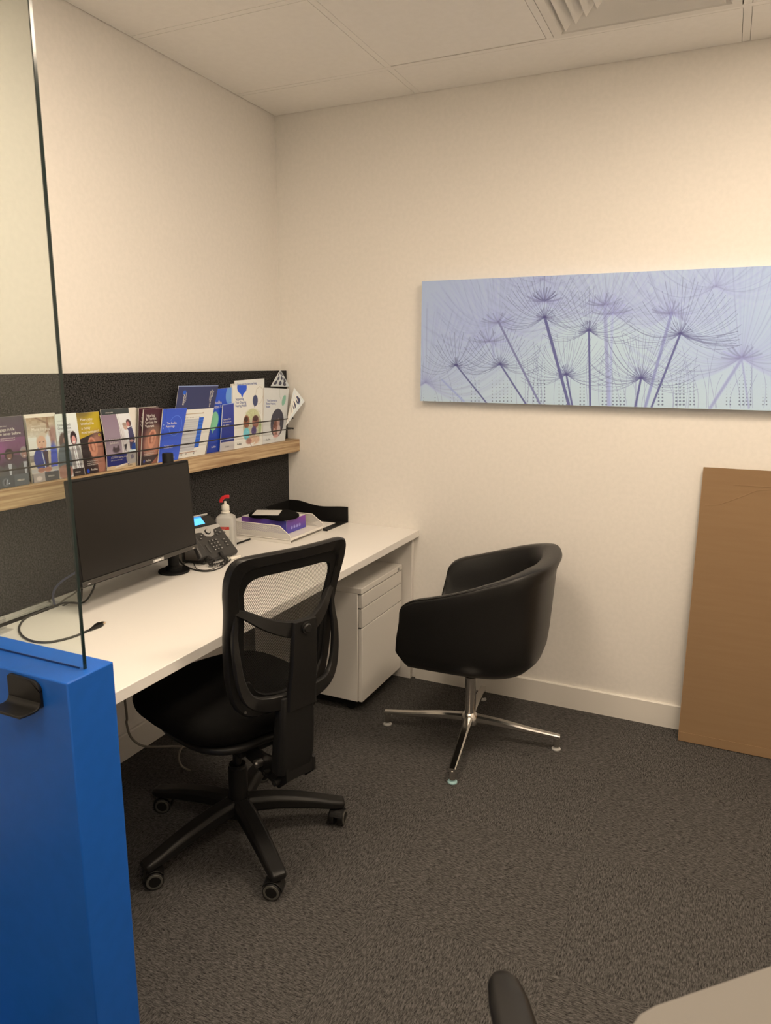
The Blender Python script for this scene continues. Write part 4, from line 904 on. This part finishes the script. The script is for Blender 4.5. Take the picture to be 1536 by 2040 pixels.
# halftone columns
for (X0, X1, top, s0) in ((50, 62, 590, 2.2), (100, 112, 470, 2.6), (165, 215, 500, 2.4), (255, 300, 380, 3.2), (345, 440, 470, 3.0), (480, 500, 480, 2.2), (520, 580, 350, 3.6), (630, 665, 380, 2.8), (720, 750, 400, 3.4), (815, 835, 470, 3.6), (860, 910, 540, 3.4), (1055, 1085, 400, 3.8), (1130, 1175, 380, 4.2), (1190, 1215, 460, 2.8), (1345, 1375, 560, 2.6), (1400, 1450, 470, 3.2), (1500, 1520, 560, 2.6)):
    x = X0
    while x <= X1:
        y = 655
        while y > top:
            f_ = (y-top)/(655-top); cx, cy = uvc(x, y); r.ell(cx, cy, max(.7, s0*.62*f_), max(.7, s0*.62*f_), (108, 110, 122), .9*min(1, .35+f_), 1.0); y -= 14.5
        x += 16
# long thin grass lines
for i_ in range(46):
    x = rs.uniform(0, 1530); y = 670; dx = rs.uniform(-60, 60); h_ = rs.uniform(120, 330)
    P = [uvc(x+dx*t_*t_+10*math.sin(t_*3+i_), y-h_*t_) for t_ in np.linspace(0, 1, 8)]; r.stroke(P, .9, (112, 108, 140), .55, 1)
# soft heads
for (X_, Y_, R_, n) in ((370, 305, 330, 60), (330, 385, 300, 40), (565, 212, 250, 50), (825, 228, 230, 56), (860, 265, 210, 40), (1110, 265, 260, 60), (1410, 455, 430, 90), (60, 560, 380, 70), (560, 120, 200, 30), (1300, 150, 300, 40)):
    fan(X_, Y_, R_, n, 4.5, LAV, .17, 5, -8, 188, .9, asp=1.1); fan(X_, Y_, R_*.95, n//2, 1.8, MID, .24, 2.0, 0, 180, .9)
    cx, cy = uvc(X_, Y_-R_*.45); r.ell(cx, cy, R_*.60, R_*.40, (172, 173, 198), .10, 60)
for (X_, Y_) in ((565, 212), (825, 228), (1110, 265), (860, 265), (370, 305), (330, 385), (1410, 455)):
    fan(X_, Y_, 46, 12, 3, MID, .5, 3, -5, 185, .5, asp=1.8)
stem((370, 300), (550, 658), 5.5, (122, 118, 146)); stem((825, 235), (842, 662), 9, (152, 149, 174), .75, 4); stem((858, 265), (845, 662), 6, (165, 165, 192), .6, 5)
stem((1110, 265), (998, 665), 7, (138, 136, 168), .8, 3); stem((1410, 460), (1275, 670), 7, (152, 149, 174), .8, 4); stem((1410, 460), (1440, 670), 3.5, (152, 149, 174), .7, 3)
stem((345, 390), (350, 450), 6, (152, 149, 174), .6, 5); stem((130, 550), (240, 660), 5, (150, 152, 182), .7, 4)
# sharp heads
for (X_, Y_, sx_, sy_, R_, n, w0) in ((190, 487, 325, 655, 150, 26, 4), (378, 483, 490, 657, 170, 34, 4.6), (660, 526, 686, 660, 175, 40, 4.6), (757, 338, 762, 662, 175, 40, 5), (980, 542, 955, 665, 200, 46, 5), (1148, 352, 1025, 665, 215, 38, 5), (568, 282, 672, 660, 190, 36, 7.5)):
    stem((X_, Y_), (sx_, sy_), w0, (98, 94, 128), .95)
    fan(X_, Y_, R_*1.05, n, .8, DK, .62, 1.0, -14, 194, .85, .2, asp=1.15); fan(X_, Y_, R_*.25, n//2, 1.3, DK, .75, 1.2, -35, 215, .2, .3)
    cx, cy = uvc(X_, Y_); r.ell(cx, cy, 5, 3, (84, 78, 112), 1, 2)
fan(1150, 355, 230, 7, 1.3, DK, .6, 1.2, -16, 4, .3); fan(568, 212, 60, 10, 2.4, DK, .6, 2, -5, 185, .3)
Sp = lambda u, v: np.stack([PXL+(PXR-PXL)*u, np.full_like(u, -PD-.0006), PZB+(PZT-PZB)*v], 1)
print_mesh('printed_front', r, Sp, M['canvas_print'], t, 1.0)

# ------------------------------------------------------------------ cardboard sheet leaning on the back wall
t = thing('cardboard_sheet', 'large brown corrugated cardboard sheet leaning on the back wall', 'cardboard', (2.4, -.09, 0))
yb, yt, zt_ = -.100, -.012, 1.098
Rc = Matrix.Translation((0, 0, 0))
def cp_(x, s_, off=0.0):
    """point on sheet; s_ 0..1 up its height, off outwards"""
    tl = Vector((0, yt-yb, zt_)); n_ = Vector((0, -zt_, yt-yb)).normalized()
    return Vector((x, yb, .0015))+tl*s_+n_*off
XL, XR = 1.912, 2.95
b = MB(); b.add([cp_(x, s_, o_) for x in (XL, XR) for s_ in (0, 1) for o_ in (0.0, .006)], [(0, 1, 3, 2), (4, 6, 7, 5), (0, 4, 5, 1), (2, 3, 7, 6), (0, 2, 6, 4), (1, 5, 7, 3)])
b.build('sheet', M['card'], t)
b = MB()
for P in ([(1.93, .868), (1.975, .872), (1.985, .876), (2.05, .905), (2.10, .93), (2.3, .96)], [(2.02, .945), (2.2, .945), (2.6, .95)]):
    b.sweep_rect([cp_(x, s_, .0063) for x, s_ in P], .004, .0012, (0, -1, 0))
b.build('crease', M['card'], t)
MB().add([cp_(x, s_, o_) for x in (XL+.002, XR) for s_ in (.001, .034) for o_ in (.0065, .010)], [(0, 1, 3, 2), (4, 6, 7, 5), (0, 4, 5, 1), (2, 3, 7, 6), (0, 2, 6, 4), (1, 5, 7, 3)]).build('folded_hem', M['card'], t)
MB().sweep_rect([cp_(XL, .0, .003)+Vector((-.0005, 0, .001)), cp_(XL, 1, .003)+Vector((-.0005, 0, 0))], .0055, .001, (1, 0, 0)).build('cut_edge', M['card_edge'], t)

# ------------------------------------------------------------------ blue counter and glass
BXE, BY0, BY1, BZ = .937, -2.182, -2.071, .92
t = thing('reception_partition', 'bright blue low partition wall at the left edge with a clear pane on top', 'partition', (.5, -2.126, 0))
MB().box(.0135, BY0, .0, BXE, BY1, BZ).build('core', M['blue'], t, bevel=.0025)
for o_ in t.children: pass
t['label'] = 'bright blue low partition wall at the left edge'
PYG, PXE = -2.120, .917
t = thing('glass_screen', 'clear frameless glass pane standing on the blue partition', 'glass screen', (.45, PYG, BZ))
MB().box(.02, PYG-.003, BZ+.0005, PXE-.003, PYG+.003, 2.35).build('pane', M['glass'], t)
MB().box(PXE-.0028, PYG-.003, BZ+.0005, PXE, PYG+.003, 2.35).build('polished_edge', M['glass_edge'], t)
MB().box(.02, PYG-.0045, BZ+.0003, PXE-.012, PYG-.0032, BZ+.0035).build('seal_strip', mat('dark_blue_seal', (.01, .03, .12), .4), t)
# low blue ledge piece at the foot
o = MB().box(.20, -2.34, .0, .66, BY0-.001, .055).build('foot_plinth', M['blue'], bevel=.002); tag(o, 'blue plinth at the foot of the blue partition', 'plinth')
# hook
t = thing('bag_hook', 'black curved bag hook on the front of the blue partition', 'hook', (.80, BY0, .86))
hx0, hx1, yf = .789, .873, BY0-.0065
pl = [(hx0, .862), (hx1, .862), (hx1, .895)]+[(hx1-.026+.026*math.cos(a_), .893+.020*math.sin(a_)) for a_ in np.linspace(0, PI/2, 8)]+[(hx0+.006, .915), (hx0, .910)]
YZ = Matrix(((1, 0, 0, 0), (0, 0, -1, BY0-.0005), (0, 1, 0, 0), (0, 0, 0, 1)))
MB().prism(pl, .006, YZ).build('back_plate', M['blk'], t, bevel=.0015)
cv = [Vector(((hx0+hx1)/2, y_, z_)) for y_, z_ in ((yf+.001, .872), (yf-.003, .864), (yf-.012, .8605), (yf-.030, .8610), (yf-.045, .8632))]
b = MB(); b.sweep_rect(cr(cv, 5), (hx1-hx0), .005, lambda i_: (0, .3, 1)); b.build('tray_lip', M['blk'], t, bevel=.001)

# ------------------------------------------------------------------ task chair
def seat_mesh(mb, w_, d_, z0, th, front_drop=.02):
    n = 40; rings = []
    for s_, z_ in ((.72, 0), (.90, .004), (.985, th*.30), (1.0, th*.55), (.985, th*.80), (.93, th*.95), (.80, th*1.02), (.5, th*1.0), (.2, th*.97)):
        ring_ = []
        for i_ in range(n):
            a_ = 2*PI*i_/n; ca, sa = math.cos(a_), math.sin(a_); e = .62
            x = math.copysign(abs(ca)**e, ca)*d_/2*s_; y = math.copysign(abs(sa)**e, sa)*w_/2*s_*(1-.06*(x < 0)*abs(x)/(d_/2))
            z = z0+z_-front_drop*max(0, x/(d_/2))**3
            ring_.append(Vector((x, y, z)))
        rings.append(ring_)
    return mb.loft(rings)
def five_star(t, ang0, R_=.32, m=None):
    hub = MB().lathe([(.030, .075), (.046, .080), (.046, .125), (.034, .135)]); hub.build('hub', M['blk'], t, smooth=True, local=True)
    for k_ in range(5):
        a_ = ang0+k_*2*PI/5; u = Vector((math.cos(a_), math.sin(a_), 0)); v_ = Vector((-u.y, u.x, 0))
        pts_ = [u*.03+Vector((0, 0, .112)), u*.12+Vector((0, 0, .108)), u*.22+Vector((0, 0, .092)), u*.29+Vector((0, 0, .076)), u*(R_+.018)+Vector((0, 0, .068))]
        leg = MB().sweep_rect(cr(pts_, 4), [.060, .060, .059, .059, .058, .058, .057, .056, .055, .054, .053, .052, .051, .050, .049, .047, .040], [.052, .052, .051, .050, .048, .046, .044, .042, .040, .038, .036, .034, .032, .030, .029, .027, .018], (0, 0, 1))
        lg = leg.build('leg', M['blk'], t, bevel=.003, smooth=True, local=True)
        ca_ = a_+[1.1, -1.15, .4, -.5, .9][k_]; wu = Vector((math.cos(ca_), math.sin(ca_), 0)); ax_ = Vector((-wu.y, wu.x, 0)); c0 = u*R_+Vector((0, 0, .0265))-wu*.012
        cs = MB()
        cs.cyl(u*R_+Vector((0, 0, .045)), u*R_+Vector((0, 0, .062)), .011, n=14)
        for sg in (-1, 1): cs.cyl(c0+ax_*sg*.006, c0+ax_*sg*.025, .0262, n=26)
        hood = []
        cs.cyl(c0-ax_*.0055+Vector((0, 0, .012)), c0+ax_*.0055+Vector((0, 0, .012)), .020, n=20)
        k = cs.build('castor', M['blk'], t, smooth=True, bevel=.002, local=True)
        tr = MB()
        for sg in (-1, 1): tr_m = (Matrix.Translation(c0+ax_*sg*.0252) @ ax_.to_track_quat('Z', 'Y').to_matrix().to_4x4() @ Matrix.Rotation(0 if sg > 0 else PI, 4, 'X')); MB().collar([(.0170, 0), (.0170, .0014), (.0225, .0010), (.0245, -.0015), (.0235, -.003)], tr_m).build('wheel_rim', M['caster_grey'], k, smooth=True, local=True)
        cp__ = MB()
        hd = [c0+wu*.029*math.cos(q)+Vector((0, 0, .029*math.sin(q))) for q in np.linspace(.0, 2.7, 12)]
        cp__.sweep_rect(hd, .040, .003, lambda i_: (hd[i_]-c0)); cp__.build('castor_hood', M['blk'], t, local=True)

CH = (.67, -1.345); CA = math.radians(160)
t = thing('task_chair', 'black mesh-back office chair with five castors at the white desk', 'office chair', (CH[0], CH[1], 0), CA)
five_star(t, math.radians(37)-CA)
MB().lathe([(.030, .135), (.030, .24), (.026, .245), (.026, .25), (.014, .25), (.014, .385)]).build('gas_column', M['blk'], t, smooth=True, local=True)
seat_mesh(MB(), .50, .52, .428, .085).build('seat', M['fabric'], t, smooth=True, ang=80, local=True)
t.children[-1].location = (.045, 0, 0)
b = MB(); seat_mesh(b, .42, .40, .395, .034, .01); b.build('seat_pan', M['blk'], t, smooth=True, ang=60, local=True)
MB().box(-.13, -.075, .345, .10, .075, .393).build('mechanism', M['blk'], t, bevel=.006, local=True)
lv = MB().tube([(-.02, -.075, .365), (-.02, -.18, .362), (-.02, -.235, .355)], .005, n=8); lv.build('lever', M['blk'], t, smooth=True, local=True)
MB().sweep_rect([(-.02, -.235, .355), (-.02, -.29, .345)], .022, .007, (0, 0, 1)).build('lever_grip', M['blk'], t, bevel=.002, local=True)
# back geometry in (s, z): s to the right seen from behind = local -y
def bx(s_, z):   # local x of the mesh surface
    return -(np.interp(z, [.5, .62, .78, .9, 1.0], [.243, .243, .258, .286, .318])-.75*s_*s_)
OUT = [(0, 1.010), (.09, 1.010), (.160, 1.007), (.188, .992), (.197, .955), (.195, .91), (.187, .85), (.183, .78), (.180, .71), (.174, .645), (.160, .585), (.138, .552), (.104, .536), (0, .530)]
def loop(sc, dz_=0, k=5):
    L_ = OUT+[(-a, z) for a, z in OUT[-2:0:-1]]
    zc = .77; P = []
    for (s_, z) in L_:
        ss = math.copysign(max(0, abs(s_)-sc), s_) if abs(s_) > 1e-6 else 0
        zz = z-sc if z > zc+.15 else (z+sc if z < .60 else z)
        P.append((ss, zz+dz_, 0))
    return [(p.x, p.y) for p in cr(P, k, True)]
def p3(s_, z, off=0): return Vector((bx(s_, z)-off, -s_, z))
lo = [loop(c_) for c_ in (.0, .004, .030, .034)]
rings = [[p3(s_, z, o_) for s_, z in L_] for L_, o_ in ((lo[0], .002), (lo[0], .016), (lo[1], .022), (lo[2], .022), (lo[3], .017), (lo[3], .002), (lo[2], -.006), (lo[1], -.006))]
n = len(rings[0]); b = MB(); vs = [p for r_ in rings for p in r_]; fs = []
for i_ in range(8):
    for j_ in range(n):
        a = i_*n+j_; a2 = i_*n+(j_+1) % n; k_ = ((i_+1) % 8)*n; fs.append((a, a2, k_+(j_+1) % n, k_+j_))
b.add(vs, fs); b.build('back_frame', M['blk'], t, smooth=True, ang=40, local=True)
lo2 = [loop(c_) for c_ in (.028, .044)]
# inner rim, wider at the top
def inner(c_, top): return [(s_, z-(top if z > .9 else top*max(0, (z-.8)/.1) if z > .8 else 0)) for s_, z in loop(c_)]
b = MB(); Ls = [(loop(.024), .016), (inner(.050, .012), .014), (inner(.052, .012), .004), (loop(.024), .003)]
rings = [[p3(s_, z, o_) for s_, z in L_] for L_, o_ in Ls]; vs = [p for r_ in rings for p in r_]; fs = []
for i_ in range(4):
    for j_ in range(n):
        k_ = ((i_+1) % 4)*n; fs.append((i_*n+j_, i_*n+(j_+1) % n, k_+(j_+1) % n, k_+j_))
b.add(vs, fs); b.build('inner_rim', M['blk_matte'], t, smooth=True, ang=40, local=True)
# mesh sheet
b = MB(); L_ = inner(.050, .012); c0 = (0, .77); K = 7
rings = [[p3(c0[0]+(s_-c0[0])*q, c0[1]+(z-c0[1])*q, .006) for s_, z in L_] for q in np.linspace(1, .08, K)]
b.loft(rings, caps=False); b.add(rings[-1], [tuple(range(n))]); b.build('mesh_panel', M['mesh'], t, smooth=True, ang=80, local=True)
# spider bracket behind the mesh
def s3(s_, z, off): return Vector((bx(s_*.6, z)-off-.012, -s_, z))
def strip(pts, wd, th, off, offs=None):
    P = [s3(s_, z, (offs[i_] if offs else off)) for i_, (s_, z) in enumerate(pts)]
    P = cr(P, 5); W__ = np.interp(np.linspace(0, 1, len(P)), np.linspace(0, 1, len(wd)), wd).tolist()
    return P, W__
b = MB()
for sg in (-1, 1):
    P, W__ = strip([(sg*.170, .858), (sg*.142, .845), (sg*.095, .815), (sg*.04, .795), (0, .792)], [.016, .024, .034, .046, .052], .014, 0, [-.015, .0, .034, .062, .070])
    b.sweep_rect(P, W__, .015, (-1, 0, 0))
    P, W__ = strip([(sg*.162, .85), (sg*.167, .79), (sg*.169, .73), (sg*.162, .66), (sg*.140, .608), (sg*.09, .590), (0, .585)], [.012, .018, .022, .026, .034, .042, .05], .014, 0, [-.012, .002, .018, .030, .040, .056, .068])
    b.sweep_rect(P, W__, .016, (-1, 0, 0))
P, W__ = strip([(0, .815), (0, .76), (0, .68), (0, .60), (0, .56)], [.075, .084, .088, .096, .100], .02, 0, [.068, .076, .078, .074, .072])
b.sweep_rect(P, W__, .018, (-1, 0, 0)); b.build('lumbar_bracket', M['blk'], t, smooth=True, ang=45, local=True)
c1 = s3(0, .795, .086); MB().lathe([(.0, .006), (.010, .006), (.013, .003), (.016, .003), (.0165, -.004)], M=Matrix.Translation(c1) @ Matrix.Rotation(-PI/2, 4, 'Y')).build('adjuster_knob', M['blk'], t, smooth=True, local=True)
# spine: cover down to the mechanism
sp = [Vector((-.312, .008, .60)), Vector((-.308, .010, .50)), Vector((-.302, .012, .42)), Vector((-.294, .012, .370))]
MB().sweep_rect(sp, [.112, .122, .126, .122], [.036, .046, .052, .050], (1, 0, 0)).build('spine_cover', M['blk_matte'], t, smooth=True, bevel=.004, local=True)
b = MB()
side = [(-.322, .385), (-.322, .345), (-.285, .312), (-.18, .332), (-.12, .345), (-.12, .392), (-.22, .392), (-.29, .40)]
for yy in (-.052, .044): b.prism(side, .008, Matrix(((1, 0, 0, 0), (0, 0, 1, yy), (0, 1, 0, 0), (0, 0, 0, 1))))
b.box(-.320, -.044, .345, -.28, .044, .385); b.build('spine_bracket', M['blk'], t, local=True)
for (x, z, r_) in ((-.205, .362, .013), (-.29, .340, .010), (-.245, .350, .008)):
    MB().cyl((x, .053, z), (x, .072, z), r_, n=16).cyl((x, .072, z), (x, .076, z), r_*.5, n=6).build('bolt', M['steel'] if x == -.205 else M['blk'], t, smooth=True, local=True)
for sg, z in ((1, .560), (-1, .560)): MB().cyl(p3(sg*.132, z, .022), p3(sg*.132, z, .0245), .004, n=10).build('screw', M['steel'], t, local=True)

# ------------------------------------------------------------------ tub chair
TC = (1.14, -.437); TA = math.radians(183)
t = thing('tub_chair', 'black leather-look tub chair on a four-star polished base', 'armchair', (TC[0], TC[1], 0), TA)
SH = -.075   # shell centre, local x (behind the pole is negative)
def plan(tt):
    """tt 0..1 from the right arm front round the back to the left arm front, unit plan"""
    L = [( .252, -.292), (.10, -.298), (-.05, -.292), (-.155, -.256), (-.225, -.165), (-.248, 0), (-.225, .165), (-.155, .256), (-.05, .292), (.10, .298), (.252, .292)]
    return L
pl_ = cr([(a+SH+.035, c_, 0) for a, c_ in plan(0)], 6); NP = len(pl_)
def outward(i_):
    d_ = (pl_[min(i_+1, NP-1)]-pl_[max(i_-1, 0)]).normalized(); return Vector((-d_.y, d_.x, 0))*-1
cen = Vector((SH+.06, 0, 0)); rings = []
if outward(NP//2).x > 0: sgn = -1
else: sgn = 1
for i_ in range(NP):
    u = i_/(NP-1); bk = math.sin(PI*min(1, max(0, (u-.12)/.76)))**1.1     # 0 at arm fronts, 1 at the back
    h_ = .646+.140*min(1, max(0, (.245-pl_[i_].x)/.50))**1.2-.022*max(0, 1-min(i_, NP-1-i_)/3.)**2; o_ = outward(i_)*sgn; p = pl_[i_]; fl = .030*bk**2
    th = .038+.012*bk; endf = max(0, 1-min(u, 1-u)/.22)
    def q(off, z):
        k_ = max(0, (z-.45)/.18)
        return Vector((p.x-.030*k_*endf, p.y, z))+o_*(off+.022*k_*(1-bk))
    def inn(f_, z):   # towards the middle by fraction
        return Vector((lerp(p.x-.02*endf, cen.x+(p.x-cen.x)*(.25 if p.x < cen.x else .85), f_), lerp(p.y, 0, f_), z))
    prof = [inn(1.0, .344), inn(.42, .348), inn(.22, .364), inn(.09, .394), q(-.006, .434), q(.0, .485), q(.002+fl*.1, .56), q(.003+fl*.45, h_-.06), q(.004+fl, h_-.014), q(.0+fl, h_-.003), q(-.008+fl, h_+.001), q(-th+fl*.6+.006, h_-.003), q(-th+fl*.4, h_-.014), q(-th-.004, h_-.07), q(-th-.008, .56), q(-th-.012, .48), inn(.30, .435), inn(1.0, .43)]
    rings.append(prof)
for e_ in (0, -1):
    R0 = rings[e_]; cc_ = sum((v_ for v_ in R0[4:16]), Vector())/12
    nr = [v_+(cc_-v_).normalized()*min(.012, (cc_-v_).length*.5)+Vector((.008, 0, 0)) for v_ in R0]
    rings.insert(0, nr) if e_ == 0 else rings.append(nr)
b = MB(); b.loft(rings, closed=True, caps=True); b.build('shell', M['leather'], t, smooth=True, ang=70, local=True)
sm = MB()
sr = [[r_[k_]+Vector((0, 0, .0006)) for k_ in (9, 10)] for r_ in rings]
sm.tube([r_[9]+(r_[9]-r_[11]).normalized()*.0005 for r_ in rings[1:-1]], .0016, n=6); sm.build('piping', M['leather'], t, smooth=True, local=True)
seat_mesh(MB(), .50, .53, .405, .085, .02).build('seat_cushion', M['leather'], t, smooth=True, ang=80, local=True)
t.children[-1].location = (SH+.072, 0, 0)
MB().lathe([(.05, .343), (.05, .336), (.020, .332), (.0175, .262), (0.0175, .26)]).build('swivel_socket', M['blk'], t, smooth=True, local=True)
MB().lathe([(.0225, .100), (.0225, .262), (.018, .265)]).build('column', M['chrome'], t, smooth=True, local=True)
MB().lathe([(.018, .062), (.036, .066), (.034, .098), (.0228, .112)]).build('hub', M['chrome'], t, smooth=True, local=True)
gk = 3
for k_ in range(4):
    a_ = math.radians(8.3)-TA+k_*PI/2; u = Vector((math.cos(a_), math.sin(a_), 0)); rr_ = .345
    P = cr([u*.025+Vector((0, 0, .086)), u*.12+Vector((0, 0, .080)), u*.24+Vector((0, 0, .066)), u*(rr_+.012)+Vector((0, 0, .056))], 5)
    n_ = len(P); leg = MB()
    leg.sweep_rect(P, np.linspace(.036, .024, n_).tolist(), np.linspace(.034, .014, n_).tolist(), (0, 0, 1)); lg = leg.build('leg', M['chrome'], t, smooth=True, ang=30, local=True)
    MB().cyl(u*rr_+Vector((0, 0, .0145)), u*rr_+Vector((0, 0, .050)), .0115, .0125, n=18).build('foot', M['chrome'], t, smooth=True, local=True)
    MB().lathe([(.014, .0005), (.018, .002), (.0175, .006), (.011, .008), (.009, .0143)], tuple(u*rr_)).build('glide', M['glide'] if k_ == gk else M['silver'], t, smooth=True, local=True)

# ------------------------------------------------------------------ near chair whose armrest shows, and an added table in place of a blurred pale shape
NC = (2.072, -2.236); NA = math.radians(118)
t = thing('armrest_chair', 'black office chair in the foreground showing only its rounded armrest', 'office chair', (NC[0], NC[1], 0), NA)
five_star(t, .3)
MB().lathe([(.030, .135), (.030, .24), (.026, .245), (.014, .25), (.014, .385)]).build('gas_column', M['blk'], t, smooth=True, local=True)
seat_mesh(MB(), .47, .47, .415, .08).build('seat', M['fabric'], t, smooth=True, ang=80, local=True)
MB().box(-.10, -.08, .38, .10, .08, .414).build('mechanism', M['blk'], t, bevel=.006, local=True)
for sg in (-1, 1):
    ring_ = []
    pd = MB(); rings = []
    for x, w__, z_ in ((.205, .010, .628), (.200, .030, .634), (.185, .045, .640), (.15, .056, .644), (.05, .062, .645), (-.02, .058, .645), (-.045, .045, .643), (-.055, .015, .636)):
        rings.append([Vector((x, sg*.262+w__/2*cx_, z_+cz_*(.013 if w__ > .02 else .005))) for cx_, cz_ in ((-1, 0), (-.9, .6), (-.6, .95), (0, 1.05), (.6, .95), (.9, .6), (1, 0), (.9, -.8), (0, -1), (-.9, -.8))])
    pd.loft(rings).build('armrest_pad', M['blk'], t, smooth=True, ang=70, local=True)
    MB().sweep_rect([(.05, sg*.10, .40), (.05, sg*.235, .402), (.05, sg*.262, .43), (.05, sg*.262, .632)], .05, .016, lambda i_: (0, 0, 1) if i_ == 0 else ((0, .5, .8) if i_ == 1 else (0, 1, 0.1))).build('armrest_post', M['blk'], t, local=True)
bk = MB(); o_ = loop(0); rr2 = [[Vector((-.25-.04*(z-.5), -s_, .52+(z-.53)*.62)) for s_, z in o_], [Vector((-.27-.04*(z-.5), -s_, .52+(z-.53)*.62)) for s_, z in o_]]
bk.loft(rr2).build('backrest', M['blk'], t, bevel=.004, local=True)
MB().sweep_rect([(-.10, 0, .39), (-.28, 0, .40), (-.31, 0, .45), (-.30, 0, .65)], .07, .015, lambda i_: (0, 0, 1) if i_ < 1 else (1, 0, .3)).build('back_bar', M['blk'], t, local=True)
TZ = .74
e0 = pix(2, TZ, 1190, 2040); e1 = pix(2, TZ, 1536, 1922); dd = (e1-e0).normalized(); nn = Vector((dd.y, -dd.x, 0))
t = thing('stand_in_table', 'made-up pale tabletop standing in for a blurred shape close to the lens', 'table', tuple((e0+e1)/2+nn*.25-Vector((0, 0, TZ))))  # invented table, stands in for an unidentified out-of-focus shape
a0 = e0-dd*.0; a1 = e1+dd*.55; pts_ = []
for (c_, q0) in (((a0+dd*.08+nn*.08), PI), (a1-dd*.08+nn*.08, PI*1.5), (a1-dd*.08+nn*.16, 0), (a0+dd*.08+nn*.16, PI/2)):
    for k_ in range(6):
        a_ = q0+k_/5*PI/2; pts_.append(c_+dd*.08*math.cos(a_)+nn*.08*math.sin(a_))
MB().prism([(p.x, p.y) for p in pts_], .024, Matrix.Translation((0, 0, TZ-.024))).build('tabletop', M['table'], t, bevel=.003)
pc = a1-dd*.13+nn*.12
MB().lathe([(.15, .0005), (.15, .010), (.03, .016), (.022, .03), (.022, TZ-.045), (.06, TZ-.030), (.06, TZ-.0245)], (pc.x, pc.y, 0)).build('pedestal', M['white_metal'], t, smooth=True)
